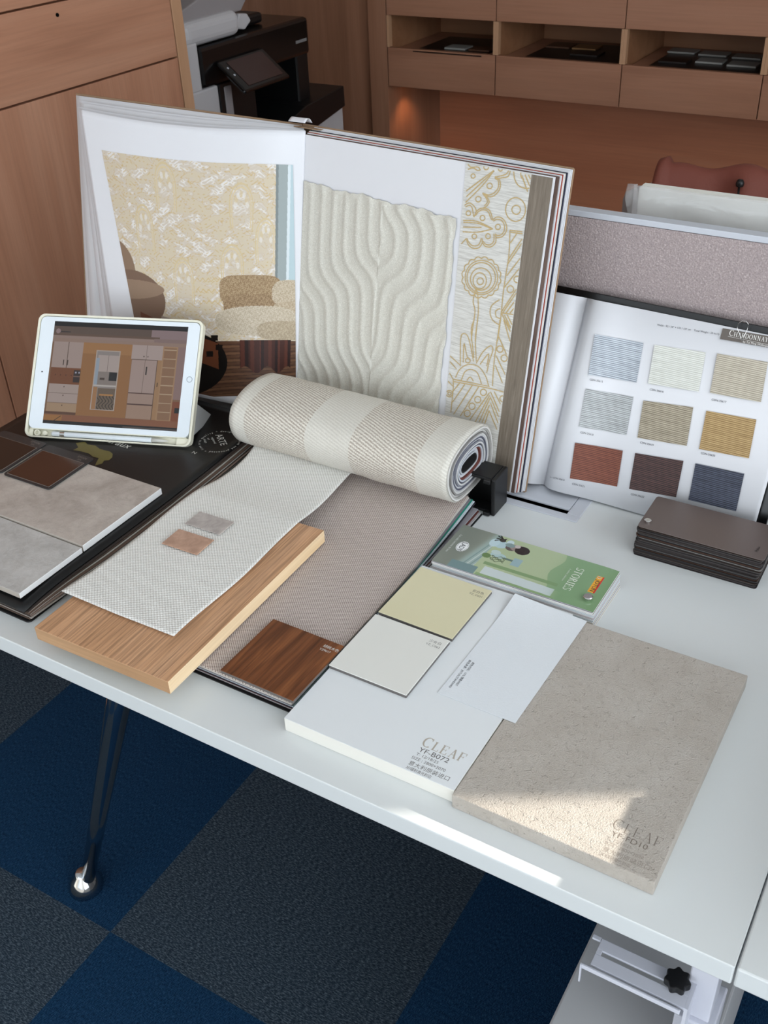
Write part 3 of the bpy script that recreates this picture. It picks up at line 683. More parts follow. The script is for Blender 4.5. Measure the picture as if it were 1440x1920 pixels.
def cov(U, V):
    # U along +x (0 left), V along +y
    c = np.zeros(U.shape + (3,))
    g1 = np.array([150, 178, 128.]); g2 = np.array([126, 158, 118.]); pale = np.array([172, 186, 150.]); tq = np.array([150, 160, 146.])
    c[:] = tq
    def put(mask, col, a=1.0):
        m = (mask * a)[..., None]; c[:] = c * (1 - m) + np.array(col, float) * m
    sg = lambda x: 1 / (1 + np.exp(-np.clip(x, -40, 40)))
    put(sg((0.13 + 0.1 * V - U) * 60), (124, 130, 120))
    put(sg((U - 0.13 - 0.10 * V) * 120), (152, 172, 168))
    for k_ in range(4): put((np.abs(U - 0.16 - 0.02 * k_ - 0.1 * V) < 0.004).astype(float), (196, 208, 204) if k_ % 2 else (118, 142, 140), .8)
    wall = (U > 0.25 + 0.03 * (V - .5)) & (U < 0.98)
    put(wall.astype(float), pale)
    put(wall * sg((U - 0.73) * 30), g2)
    put(((U > 0.67 + 0.02 * np.sin(V * 9)) & (V > 0.18) & (U > 0.25)).astype(float), g2, .75)
    put(((U > 0.28) & (U < 0.74) & (V < 0.34) & (V > 0.27)).astype(float), (122, 150, 106), .9)
    put(((U > 0.30) & (U < 0.74) & (V < 0.26 - 0.08 * U) & (V > 0.07 - .06 * U)).astype(float), (200, 210, 214), .9)
    put(((U > 0.28) & (U < 0.76) & (V <= 0.07 - .04 * U)).astype(float), (134, 160, 116))
    put(((U > 0.10) & (U < 0.27) & (V < 0.17)).astype(float), (112, 138, 140))
    put(sg((U - 0.76) * 60), g2); put(sg((U - 0.96) * 60), (118, 150, 108))
    # ornaments: jug with branches, bowl, lamp, small bush
    def ell(x, y, a, b, col, al=1.0): put((((U - x) / a) ** 2 + ((V - y) / b) ** 2 < 1).astype(float), col, al)
    ell(.29, .80, .045, .09, (176, 200, 206)); ell(.25, .80, .03, .10, (186, 208, 214)); ell(.335, .90, .022, .06, (196, 214, 218)); ell(.36, .79, .035, .07, (96, 86, 84)); ell(.40, .82, .05, .08, (150, 134, 130)); ell(.43, .80, .045, .10, (44, 34, 34)); ell(.39, .86, .018, .04, (190, 180, 176)); ell(.345, .84, .03, .05, (130, 150, 150))
    for a_ in (.0, .35, .7, -.3): put((np.abs((V - .93) - (U - .285) * (a_ * 4 - 1)) < 0.012).astype(float) * (np.abs(U - .27) < .03), (40, 38, 36))
    ell(.285, .90, .02, .04, (52, 50, 48))
    ell(.325, .54, .05, .06, (170, 194, 196)); ell(.30, .60, .03, .05, (184, 202, 200)); put(((U > .36) & (U < .43) & (np.abs(V - .52) < .022)).astype(float), (96, 118, 112)); put(((U > .42) & (U < .475) & (V > .42) & (V < .60)).astype(float), (150, 176, 182))
    ell(.262, .47, .027, .055, (98, 126, 78)); 
    for q in range(5): put((np.abs(V - .42 - .03 * np.sin(U * 90 + q * 2) - .02 * q) < .008).astype(float) * ((U > .29) & (U < .38)), (96, 110, 84))
    # oval badge
    e_ = ((U - .098) / .036) ** 2 + ((V - .50) / .125) ** 2
    put((e_ < 1).astype(float), (238, 240, 240)); put(((e_ < .80) & (e_ > .72)).astype(float), (40, 44, 56))
    # yellow logo box with red underline
    put(((U > .905) & (U < .938) & (V > .37) & (V < .76)).astype(float), (232, 166, 52)); put(((U >= .938) & (U < .946) & (V > .37) & (V < .76)).astype(float), (206, 44, 36))
    return c
H = 0.0257
def covf(u, v):
    x = -0.1065 + 0.213 * u; y = -0.044 + 0.088 * v
    return (x, y, H - 0.9e-3 * (u > 0.9) * ((u - .9) / .1) ** 2 + 0.0002)
m_gloss = painted('printed_gloss', 0.22, 0.5)
cv = sheet('cover', covf, cov, 460, 190, m_gloss, t)
MB().box(-0.1063, 0.1063, -0.0438, 0.0438, 0.0245, H - 0.0009).build('leaf_and_gap', m_paper, t)
text('lettering', 'LADY', 0.0098, MR(-0.0890, 0.0088, H + .0004), m_inkd, t, sx=.78)
serif_text('lettering', 'STORIES', 0.0098, MR(0.0585, 0.0265, H + .0004), plain('white_letters', srgb(232, 236, 226), .5), t, track=0.06, weight=.9)
text('lettering', 'JOTUN', 0.0076, MR(0.0885, 0.0145, H + .0004), m_inkd, t, sx=1.0)
text('lettering', 'Get walls, become de luxe', 0.0048, MR(-0.1000, 0.022, H + .0004), plain('pale_letters', srgb(206, 212, 206), .5), t, sx=.8)
text('lettering', 'A colour collection', 0.0034, MR(0.0515, 0.020, H + .0004), plain('pale_letters', srgb(206, 216, 200), .5), t)
b = MB(); b.tube([(0.0897 + .0022 * math.cos(a), 0.0195 + .0022 * math.sin(a), H + .0006) for a in np.linspace(0, 2 * PI, 15)[:-1]], .0003, 5, closed=True); b.build('emblem', m_inkw, t)
MB().lathe([(0.0030, 0.0), (0.0030, 0.0036), (0.0056, 0.0037), (0.0058, 0.0052), (0.0050, 0.0060)], 26, M=Matrix.Translation((0.0925, -0.0245, H - 0.001))).build('rivet', m_steel, t, smooth=False)

# ---------------------------------------------------------------- stack of metallic colour chips
t = thing('metal_colour_fan', 'thick stack of brown metallic colour chips riveted at one corner, beside the swatch book', 'colour fan', (-0.2225, 1.1125, 0.75))
def rrect(x0, x1, y0, y1, r, n=5):
    pts = []
    for cx, cy, a0 in ((x1 - r, y1 - r, 0), (x0 + r, y1 - r, 90), (x0 + r, y0 + r, 180), (x1 - r, y0 + r, 270)):
        for i in range(n + 1):
            a = math.radians(a0 + 90 * i / n); pts.append((cx + r * math.cos(a), cy + r * math.sin(a)))
    return pts
fc = [(40, 36, 36), (66, 60, 60), (30, 26, 26), (92, 88, 86), (52, 40, 34), (36, 34, 36), (150, 146, 142), (44, 40, 40), (70, 44, 30), (30, 28, 30), (110, 108, 106), (48, 44, 44), (58, 50, 48)]
z = 0.0; i = 0
while z < 0.0425:
    c = fc[i % len(fc)]; h = 0.0006 if sum(c) > 250 else random.uniform(0.0013, 0.0021)
    dx = random.uniform(-.0012, .0012) - 0.002 * (z < .018); dy = random.uniform(-.0008, .0008)
    o = MB().prism(rrect(-0.079 + dx, 0.0765 + dx, -0.039 + dy, 0.037 + dy, .004), z, min(z + h, .0428)).build('chip', plain('chip_edge', srgb(*c), 0.4, 0.3), t)
    o.rotation_euler = (0, 0, math.radians(random.uniform(-.35, .35))); z += h; i += 1
def fanmat():
    k = NT('metallic_brown'); k.b.inputs['Base Color'].default_value = srgb(108, 96, 92); k.b.inputs['Roughness'].default_value = 0.38; k.b.inputs['Metallic'].default_value = 0.35
    return k.m
MB().prism(rrect(-0.079, 0.078, -0.039, 0.0375, .0045), 0.0432, 0.0447).build('top_chip', fanmat(), t, bevel=0.0002)
MB().lathe([(0.0035, 0.0), (0.0035, 0.0012), (0.0044, 0.0013), (0.0046, 0.0024), (0.0038, 0.0029)], 24, M=Matrix.Translation((-0.0705, -0.0245, 0.0447))).build('rivet', m_steel, t)
text('lettering', 'Palau', 0.0058, TM(0.0670, -0.026, 0.0449, PI / 2), plain('chip_print', srgb(40, 34, 34), .5), t, sx=1.0)

# ---------------------------------------------------------------- oak board
m_oak = wood('oak_veneer', srgb(190, 144, 106), srgb(204, 158, 120), srgb(212, 168, 132), 'y', 2.6, 0.5, 1.0, 1.15, dist=0.5)
m_oaks = wood('oak_edge_painted_lit', srgb(214, 180, 136), srgb(230, 200, 158), srgb(238, 214, 178), 'y', 2.0, 0.5, 0.25, 0.22)  # side edges coloured lighter, light from the right painted in
m_oakf = wood('oak_front_edge_painted_dim', srgb(170, 130, 94), srgb(192, 152, 114), srgb(208, 170, 132), 'x', 2.0, 0.5, 0.25, 0.3)  # front edge coloured darker, its dimmer light put into the wood tones
t = thing('oak_board', 'thick light oak board jutting over the front edge of the desk, under the white cloth', 'sample board', (-0.749, 0.7295, 0.7692), math.radians(1.25))
mb = MB(); mb.box(-0.099, 0.099, -0.1575, 0.1575, 0, 0.018)
mb.mi = [1, 0, 2, 2, 1, 1]
o = mb.build('panel', [m_oak, m_oaks, m_oakf], t, bevel=0.0006)

# ---------------------------------------------------------------- fabric swatch book with clamp
t = thing('fabric_swatch_book', 'fabric swatch book with its cloth pages rolled over a black clamp', 'swatch book', (-0.7, 0.85, 0.75))
OX, OY, OZ = -0.7, 0.85, 0.75
m_taupe = weave('taupe_cloth', srgb(138, 122, 116), srgb(214, 202, 196), 0.0040, 0.0030, 0.8, depth=0.0009, rot=0.12)
m_cloths = [m_taupe] + [plain('cloth_' + n, srgb(*c), 0.95, bump=(900, 0.9, 0.001)) for n, c in
    [('cream', (196, 192, 186)), ('speckle', (120, 118, 124)), ('teal', (30, 128, 108)), ('pale_blue', (196, 206, 214)), ('charcoal', (34, 30, 40)), ('grey', (160, 158, 164)), ('rust', (92, 44, 38)), ('light_grey', (176, 172, 174)), ('black', (20, 20, 22))]]
def prof(k, v):
    """page k (0 = top); v 0 front .. 1 at clamp: returns y, z (world)"""
    y = 0.629 + 0.0006 * k - .001 * (k % 3) + (1.058 - 0.629) * v
    base = 0.7664 - 0.00172 * k
    up = max(0.0, (y - 0.90) / 0.16)
    rise = (0.0125 if k < 6 else 0.003) * up ** 1.6 * (1.0 if k < 6 else 1 - (k - 6) * .25)
    return y, base + rise
for k in range(10):
    xl, xr = -0.858 + .001 * (k % 3), -0.5245 - .0006 * (k % 2)
    def fn(u, v, k=k, xl=xl, xr=xr):
        y, z = prof(k, v)
        l = xl
        if k == 0: l = -0.650 - 0.064 * v ** 1.1
        # pages narrow a little as they climb into the clamp
        r = xr + (-0.007 + 0.0022 * k) * min(1, max(0, (v - .55) / .35))
        return (l + (r - l) * u - OX, y - OY, z - OZ)
    MB().grid(fn, 10, 30, 0, 0.00155).build('page', m_cloths[k], t, smooth=False)
y_, z_ = prof(1, .5)
MB().grid(lambda u, v: (-0.858 + 0.2 * u - OX, 0.80 + (1.045 - .80) * v - OY, prof(0, (0.80 + .245 * v - .629) / .429)[1] - 0.0001 - OZ), 4, 20, 0, 0.0013).build('page', m_taupe, t)
MB().box(-0.86 - OX, -0.527 - OX, 0.628 - OY, 1.06 - OY, 0.0002, 0.0018).build('back_cover', m_black, t)
# clamp
cl = MB()
cx = lambda a: a - OX
cy = lambda a: a - OY
cl.box(cx(-0.502), cx(-0.496), cy(1.066), cy(1.107), 0.0005, 0.0585)
cl.box(cx(-0.548), cx(-0.502), cy(1.094), cy(1.107), 0.0005, 0.0535)
cl.box(cx(-0.556), cx(-0.502), cy(1.068), cy(1.107), 0.0537, 0.0585)
cl.box(cx(-0.548), cx(-0.502), cy(1.070), cy(1.094), 0.0005, 0.0050)
cl.box(cx(-0.512), cx(-0.502), cy(1.062), cy(1.068), 0.0515, 0.0585).box(cx(-0.512), cx(-0.502), cy(1.062), cy(1.070), 0.0005, 0.0065)
cl.build('clamp_end', m_black, t, bevel=0.0016)
MB().box(cx(-0.905), cx(-0.548), cy(1.068), cy(1.100), 0.016, 0.027).build('clamp_bar', m_black, t, bevel=0.001)
MB().box(cx(-0.905), cx(-0.893), cy(1.062), cy(1.107), 0.0005, 0.0585).build('clamp_end', m_black, t, bevel=0.0016)
# rolled pages
def cr(P, n=10):
    P = [Vector(p) for p in P]; N = len(P); out = []
    for i in range(N):
        a, b, c, d = P[i - 1], P[i], P[(i + 1) % N], P[(i + 2) % N]
        for j in range(n):
            f_ = j / n; out.append(.5 * (2 * b + (c - a) * f_ + (2 * a - 5 * b + 4 * c - d) * f_ ** 2 + (3 * b - a - 3 * c + d) * f_ ** 3))
    return out
outer = cr([(1.019, .7905), (1.001, .811), (.995, .836), (1.004, .857), (1.026, .868), (1.055, .8725), (1.083, .871), (1.108, .864), (1.124, .848), (1.132, .825), (1.133, .803), (1.124, .789), (1.095, .7825), (1.050, .7825)], 6)
cen = Vector((1.072, .826))
core = [Vector((cen.x + (p.x - cen.x) * 0.30 - .004, cen.y + (p.y - cen.y) * 0.16)) for p in outer]
m_cream = weave('cream_twill', srgb(186, 182, 172), srgb(220, 217, 208), 0.0070, 0.0070, 0.55, depth=0.0010, rot=0.6)
def band_mat():
    k = NT('banded_twill'); tc = k.new('ShaderNodeTexCoord'); sep = k.new('ShaderNodeSeparateXYZ'); k.link(tc, 'Object', sep, 0)
    # diagonal ribs run around the roll: use arc coordinate stored in UV
    uvn = k.new('ShaderNodeUVMap', uv_map='UVMap'); su = k.new('ShaderNodeSeparateXYZ'); k.link(uvn, 'UV', su, 0)
    ad = k.new('ShaderNodeMath', operation='MULTIPLY_ADD'); ad.inputs[1].default_value = 0.38; k.link(su, 'X', ad, 0); k.link(su, 'Y', ad, 2)
    fr = k.new('ShaderNodeMath', operation='MULTIPLY'); fr.inputs[1].default_value = 2 * PI / 0.0046; k.link(ad, 0, fr, 0)
    si = k.new('ShaderNodeMath', operation='SINE'); k.link(fr, 0, si, 0)
    mp = k.new('ShaderNodeMapping'); k.link(tc, 'Object', mp, 'Vector'); n = k.noise(mp, 620, 3, 0.8)
    # bands along x
    def band(a, b):
        g = k.new('ShaderNodeMath', operation='GREATER_THAN'); g.inputs[1].default_value = a; k.link(su, 'X', g, 0)
        l = k.new('ShaderNodeMath', operation='LESS_THAN'); l.inputs[1].default_value = b; k.link(su, 'X', l, 0)
        m = k.new('ShaderNodeMath', operation='MULTIPLY'); k.link(g, 0, m, 0); k.link(l, 0, m, 1); return m
    b1 = band(0.0285, 0.132); b2 = band(0.204, 0.307); bs = k.new('ShaderNodeMath', operation='ADD'); k.link(b1, 0, bs, 0); k.link(b2, 0, bs, 1)
    h = k.new('ShaderNodeMath', operation='MULTIPLY_ADD'); h.inputs[1].default_value = 0.13; k.link(si, 0, h, 0); k.link(n, 'Fac', h, 2)
    rA = k.ramp(h, 0, [(0.25, srgb(196, 192, 182)), (0.7, srgb(222, 219, 210))])
    rB = k.ramp(h, 0, [(0.34, srgb(160, 150, 138)), (0.66, srgb(230, 225, 214))])
    mx = k.mix(rA, 'Color', rB, 'Color', .5, 'MIX', (bs, 0)); k.link(mx, 2, k.b, 'Base Color'); k.b.inputs['Roughness'].default_value = 0.85
    k.bump(h, 0, 0.6, 0.0012); return k.m
ringc = [None, (222, 220, 216), (176, 174, 170), (220, 219, 215), (150, 148, 146), (218, 218, 216), (196, 196, 198), (92, 94, 108), (206, 208, 212), (130, 132, 142), (214, 214, 214), (80, 80, 92), (196, 200, 208), (110, 58, 50), (218, 220, 224), (206, 212, 220), (190, 194, 200), (28, 28, 30)]
NR = len(ringc)
XL, XR = -0.885, -0.5305
for i, c in enumerate(ringc):
    s0 = 1 - i / NR; s1 = 1 - (i + 0.92) / NR
    A_ = [cc + (o_ - cc) * s0 for o_, cc in zip(outer, core)]; B_ = [cc + (o_ - cc) * s1 for o_, cc in zip(outer, core)]
    n = len(A_); xl = XL + random.uniform(0, .003); xr = XR - random.uniform(0, .0035) - 0.003 * (i > 13)
    NX = 40 if i == 0 else 1
    vs = []; fs = []; uv = []
    arcl = [0.0]
    for q in range(n): arcl.append(arcl[-1] + (A_[(q + 1) % n] - A_[q]).length)
    for ix in range(NX + 1):
        x = xl + (xr - xl) * ix / NX
        for q in range(n):
            wob = (0.0007 * math.sin(x * 90 + q * .2) + .0012 * math.sin(x * 23)) if i == 0 else 0
            vs.append((x - OX, A_[q].x - OY + wob * .5, A_[q].y - OZ - abs(wob) * .6))
    for ix in range(NX):
        for q in range(n): fs.append((ix * n + q, ix * n + (q + 1) % n, (ix + 1) * n + (q + 1) % n, (ix + 1) * n + q))
    K = len(vs)
    for x in (xl, xr):
        for q in range(n): vs.append((x - OX, B_[q].x - OY, B_[q].y - OZ))
    e0 = NX * n
    for q in range(n):
        q2 = (q + 1) % n
        fs.append((q2, q, K + q, K + q2)); fs.append((e0 + q, e0 + q2, K + n + q2, K + n + q)); fs.append((K + q2, K + q, K + n + q, K + n + q2))
    mb = MB(); mb.add(vs, fs)
    mat = band_mat() if i == 0 else plain('rolled_cloth', srgb(*c), 0.95, bump=(1000, 1.0, 0.0015))
    o = mb.build('rolled_page', mat, t, smooth=(i == 0))
    if i == 0:
        ul = o.data.uv_layers.new(name='UVMap')
        for p in o.data.polygons:
            if p.index < NX * n:
                q = p.index % n
                for li, vi in zip(p.loop_indices, p.vertices):
                    qq = vi % n; al = arcl[qq] if not (q == n - 1 and qq == 0) else arcl[n]
                    ul.data[li].uv = (o.data.vertices[vi].co.x - (XL - OX), al)
# loose white page folded out over the oak board
m_whitecloth = weave('white_basket_cloth', srgb(204, 202, 196), srgb(240, 239, 235), 0.0056, 0.0040, 0.9, depth=0.0009, rot=0.2)
def flap(u, v):
    # v: 0 front .. 1 at roll
    y = 0.6285 + (1.030 - 0.6285) * v + 0.004 * u * (1 - v)
    xl = -0.8575 + 0.002 * math.sin(v * 9) - 0.004 * (v > .9) * (v - .9) * 10
    xr = -0.6872 + 0.0065 * math.sin(PI * v * 1.15) ** 2 * (1 - v) * 1.2 - 0.006 * min(1, v * 1.5) - 0.0015 * math.sin(v * 15)
    z = 0.7888
    if y > 0.885: z -= 0.006 * math.sin(min(1, (y - 0.885) / 0.13) * PI)
    z += 0.0010 * (1 + math.sin(v * 14 + u * 3)) * (0.3 + .7 * abs(2 * u - 1)) + 0.004 * max(0, .12 - v) / .12 * (1 - u) ** 2 + 0.0012
    return (xl + (xr - xl) * u - OX, y - OY, z - OZ)
MB().grid(flap, 40, 90, 0, 0.0009).build('loose_page', m_whitecloth, t, smooth=True)

# two pinked velvet swatches
def pinked(name, label, cx_, cy_, rot, w_, d_, col1, col2):
    k = NT(name); mp = k.coords(); n = k.noise(mp, 60, 4, .6, 1.0); r = k.ramp(n, 'Fac', [(.35, srgb(*col1)), (.65, srgb(*col2))]); k.link(r, 'Color', k.b, 'Base Color'); k.b.inputs['Roughness'].default_value = .9; k.b.inputs['Sheen Weight'].default_value = .4
    pts = []; nx, ny = 19, 13; tt = 0.0008
    def edge(a, b, n):
        a = Vector(a); b = Vector(b); d = (b - a) / n; nn = Vector((-d.y, d.x)).normalized()
        for i in range(n): pts.append(tuple(a + d * i)); pts.append(tuple(a + d * (i + .5) + nn * tt))
    edge((-w_ / 2, -d_ / 2), (w_ / 2, -d_ / 2), nx); edge((w_ / 2, -d_ / 2), (w_ / 2, d_ / 2), ny); edge((w_ / 2, d_ / 2), (-w_ / 2, d_ / 2), nx); edge((-w_ / 2, d_ / 2), (-w_ / 2, -d_ / 2), ny)
    o = MB().prism(pts, 0, 0.0016).build(name, k.m, None); o.location = (cx_, cy_, 0.7921); o.rotation_euler = (0, 0, rot)
    return tag(o, label, 'fabric swatch', 'velvet swatches with pinked edges')
pinked('fabric_swatch', 'small grey velvet swatch with pinked edges on the white cloth', -0.7905, 0.8265, 0.02, 0.056, 0.031, (150, 140, 134), (176, 166, 160))
pinked('fabric_swatch', 'small tan velvet swatch with pinked edges on the white cloth', -0.789, 0.7805, 0.03, 0.056, 0.035, (158, 118, 92), (182, 142, 116))

# ---------------------------------------------------------------- black closed wallpaper book lying flat
t = thing('black_wallpaper_book', 'large black closed wallpaper book lying flat under the tablet and the tiles', 'book', (-1.077, 0.855, 0.75))
m_blkcover = plain('black_cover', srgb(18, 18, 19), 0.34, spec=0.35)
def topcov(u, v):
    x = -0.192 + (0.3715 + 0.003 * math.sin(PI * v) - 0.009 * v ** 3) * u; y = -0.257 + 0.515 * v
    z = 0.0248 - 0.006 * max(0, (0.16 - v) / .16) ** 2 * (0.4 + .6 * u)
    return (x, y, z)
MB().grid(topcov, 24, 40, 0, 0.0020).build('cover', m_blkcover, t, smooth=True)
MB().prism(rrect(-0.194, 0.182, -0.256, 0.257, 0.006), 0.0002, 0.0024).build('back_cover', m_blkcover, t, bevel=0.0006)
pc_ = [(206, 202, 198), (104, 84, 72), (196, 190, 184), (84, 68, 58), (60, 50, 46), (190, 180, 172), (112, 92, 80), (50, 42, 40), (150, 130, 118), (92, 76, 66)]
n = 15
for i in range(n):
    c = pc_[i % 10]
    side = plain('sheet_side', srgb(*[int(q * .9) for q in c]), 0.8); front = plain('sheet_front', srgb(*[min(235, int(q * .35 + 140)) for q in c]), 0.8)
    def sf(u, v, i=i):
        f_ = i / (n - 1)
        x = -0.186 + (0.3660 + 0.003 * math.sin(PI * v) - 0.009 * v ** 3 + .0155 * math.sin(PI * (f_ * .9 + .05)) * (.25 + .75 * min(1, v * 4)) - .0012 + 0.0010 * (i % 3)) * u
        y = -0.252 - 0.001 * (i % 2) + 0.504 * v
        zt = topcov(u, v)[2] - 0.0022
        return (x, y, 0.0036 + (zt - 0.0036) * (i + 1) / n - .0001)
    mb = MB(); mb.grid(sf, 6, 24, 0, 0.00085)
    for j, f_ in enumerate(mb.f):
        ys = [mb.v[q][1] for q in f_]
        mb.mi[j] = 1 if (max(ys) - min(ys) < 1e-6) else 0
    mb.build('page', [side, front], t)
m_gold = plain('dull_gold_print', srgb(104, 96, 48), 0.45)
zz = 0.02492
m_pr = plain('printed_white', srgb(196, 196, 190), 0.6)
# gold splash, seen between tablet and tile
sp = [(-.049, .064), (-.043, .070), (-.0375, .0728), (-.030, .069), (-.016, .072), (-.004, .068), (.0052, .0681), (.016, .069), (.0244, .0659), (.031, .058), (.0323, .0495), (.0265, .0455), (.030, .038), (.0245, .0287), (.020, .036), (.0144, .0471), (.004, .046), (-.008, .050), (-.0253, .0491), (-.0371, .0465), (-.036, .056)]
MB().add([(x, y, zz + .0002) for x, y in sp], [tuple(range(len(sp)))[::-1]]).build('gold_splash', m_gold, t)
text('lettering', 'Minéraux', 0.0185, TM(-0.038, 0.088, zz + .0002), m_pr, t, shear=0.15, sx=1.02)
text('lettering', 'N', 0.0085, TM(0.128, 0.122, zz + .0002), m_pr, t, sx=1.2)
RA = TM(0.1415, 0.168, zz + .0002, -0.66)
text('lettering', 'ARTE', 0.0150, RA @ TM(-.019, .001, 0), m_pr, t)
for q, s_ in enumerate(('registered', 'art', 'design')): text('lettering', s_, 0.0052, RA @ TM(-.015, -.0065 - .006 * q, 0), m_pr, t)
ring_ = 'quality * design * protected and processed * fine arts '
for q, ch in enumerate(ring_):
    if ch == ' ': continue
    a = PI * 1.05 - q / len(ring_) * 2 * PI
mb_ring = MB()
parts_ = []
for q, ch in enumerate(ring_):
    if ch == ' ': continue
    a = PI * 1.05 - q / len(ring_) * 2 * PI
    M = TM(0.1455 + .0290 * math.cos(a), 0.168 + .0290 * math.sin(a), zz + .0002, a - PI / 2)
    o = text('ring_letter', ch, 0.0058, M, m_pr, None, align='CENTER'); parts_.append(o)
for o in parts_:
    mb_ring.add([tuple(v.co) for v in o.data.vertices], [tuple(p.vertices) for p in o.data.polygons]); bpy.data.objects.remove(o)
mb_ring.build('ring_lettering', m_pr, t)

# ---------------------------------------------------------------- ceramic tile samples on the black book
def tile_mat(a, b, c, seed):
    k = NT('ceramic_stone_face'); mp = k.coords(); mp.inputs['Location'].default_value = (seed, seed, 0)
    n = k.noise(mp, 16, 5, 0.62, 0.8); n2 = k.noise(mp, 110, 5, 0.7, .6); n3 = k.noise(mp, 420, 3)
    r = k.ramp(n, 'Fac', [(0.28, a), (0.5, b), (0.72, c)]); r2 = k.ramp(n2, 'Fac', [(0.3, (.86, .85, .84, 1)), (0.6, (1, 1, 1, 1))])
    mx = k.mix(r, 'Color', r2, 'Color', 1, 'MULTIPLY'); k.link(mx, 2, k.b, 'Base Color'); k.b.inputs['Roughness'].default_value = 0.55
    b1 = k.bump(n2, 'Fac', 0.6, 0.0015); k.bump(n3, 'Fac', .3, .0005, b1); return k.m
m_tw = plain('tile_body_white', srgb(232, 234, 234), 0.5)
def tile(label, x0, x1, y0, y1, z0, th, mat, edge):
    cx_, cy_ = (x0 + x1) / 2, (y0 + y1) / 2
    t = thing('ceramic_tile', label, 'tile', (cx_, cy_, z0), 0.0)
    w_, d_ = (x1 - x0) / 2, (y1 - y0) / 2
    mb = MB().box(-w_, w_, -d_, d_, 0, th); mb.mi = [1, 0, 2, 2, 1, 1]
    mb.build('body', [mat, m_tw, edge], t, bevel=0.0006)
te = plain('tile_front_edge', srgb(176, 168, 158), 0.6)
tile('warm grey stone-look tile with white cut side, behind the paler tile on the black book', -1.21, -0.9125, 0.7175, 0.8705, 0.7755, 0.0100, tile_mat(srgb(164, 153, 144), srgb(184, 174, 166), srgb(196, 187, 178), 3.1), te)
tile('pale cool grey tile at the front left corner of the black book', -1.21, -0.9125, 0.609, 0.7155, 0.7755, 0.0080, tile_mat(srgb(172, 169, 166), srgb(188, 186, 183), srgb(202, 200, 198), 7.7), te)

# ---------------------------------------------------------------- two dark sample cards in black frames
def card(label, cx_, cy_, cz, rot, col, tilt=0.0):
    t = thing('framed_sample_card', label, 'sample card', (cx_, cy_, cz), rot)
    if tilt: t.rotation_euler = (tilt, 0, rot)
    MB().prism(rrect(-0.0455, 0.0455, -0.0455, 0.0460, .005), 0, 0.0016).build('frame', plain('dark_grey_frame', srgb(40, 42, 44), 0.35), t, bevel=0.0003)
    MB().prism(rrect(-0.0405, 0.0405, -0.0410, 0.0285, .002), 0.0016, 0.0022).build('plate', plain('gloss_plate', col, 0.12, spec=0.6), t, bevel=0.0002)
    pr = plain('grey_plate_edge', srgb(120, 112, 106), .4)
    b = MB()
    for s in ((-.0411, -.0405, -.0416, .0291), (.0405, .0411, -.0416, .0291), (-.0405, .0405, -.0416, -.0410), (-.0405, .0405, .0285, .0291)): b.box(*s, .0016, .0021)
    b.build('plate_rim', pr, t)
    text('lettering', '5M104', 0.0065, TM(0.018, 0.0375, 0.00175), pr, t); text('lettering', '70%', 0.0050, TM(0.023, 0.0318, 0.00175), pr, t)
    return t
card('glossy dark brown sample card in a black frame, its corner on the warm grey tile', -1.0945, 0.8368, 0.7862, math.radians(1.0), srgb(58, 34, 24))
card('black sample card left of the brown one, partly cut off by the photo', -1.1900, 0.8365, 0.7862, math.radians(1.0), srgb(16, 12, 11))

# ---------------------------------------------------------------- tablet
TB = (-1.2083, .8949, .7775)
TMX = frame(TB, (0.93918659, 0.34340727, 0), (-0.22202362, 0.60721372, 0.76288729), (0.26198104, -0.71649351, 0.64653151))
t = thing('tablet', 'white tablet in a cream folio case, showing a room with wooden cabinets', 'tablet', M=TMX)
m_case = plain('cream_case', srgb(226, 224, 206), 0.4)
m_twhite = plain('tablet_bezel', srgb(222, 230, 236), 0.15)
W_, H_ = 0.2665, 0.1935
c = MB()
out = rrect(-0.0015, W_, 0.0, H_, .011, 6)
c.prism(out, -0.0105, -0.009)                                   # back plate
def ringprism(mb, o_, i_, z0, z1):
    n = len(o_); vs = [(p[0], p[1], z0) for p in o_] + [(p[0], p[1], z1) for p in o_] + [(p[0], p[1], z0) for p in i_] + [(p[0], p[1], z1) for p in i_]
    fs = []
    for q in range(n):
        r_ = (q + 1) % n
        fs += [(q, r_, n + r_, n + q), (2 * n + r_, 2 * n + q, 3 * n + q, 3 * n + r_), (n + q, n + r_, 3 * n + r_, 3 * n + q), (r_, q, 2 * n + q, 2 * n + r_)]
    mb.add(vs, fs)
ringprism(c, out, rrect(0.0022, W_ - .0037, 0.0022, H_ - .0032, .009, 6), -0.009, 0.0008)
c.box(0.006, W_ - .008, 0.0128, 0.0142, -0.009, -0.0004)
c.box(0.0035, 0.010, 0.0025, 0.0128, -0.009, -0.0035).box(W_ - .024, W_ - .005, 0.0025, 0.0128, -0.009, -0.0035)
c.lathe([(0.0048, 0.0), (0.0048, 0.006), (0.0030, 0.006), (0.0030, 0.002)], 20, M=Matrix.Translation((0.0170, 0.0078, -0.0088)))
c.lathe([(0.0036, 0.0), (0.0036, 0.006), (0.0022, 0.0065)], 16, M=Matrix.Translation((0.0300, 0.0078, -0.0088)))
c.build('case', m_case, t, bevel=0.0004, angle=60)
MB().prism(rrect(0.0030, W_ - .0045, 0.0140, H_ - .0040, .0085, 6), -0.0088, 0.0).build('tablet_body', m_twhite, t, bevel=0.0006)
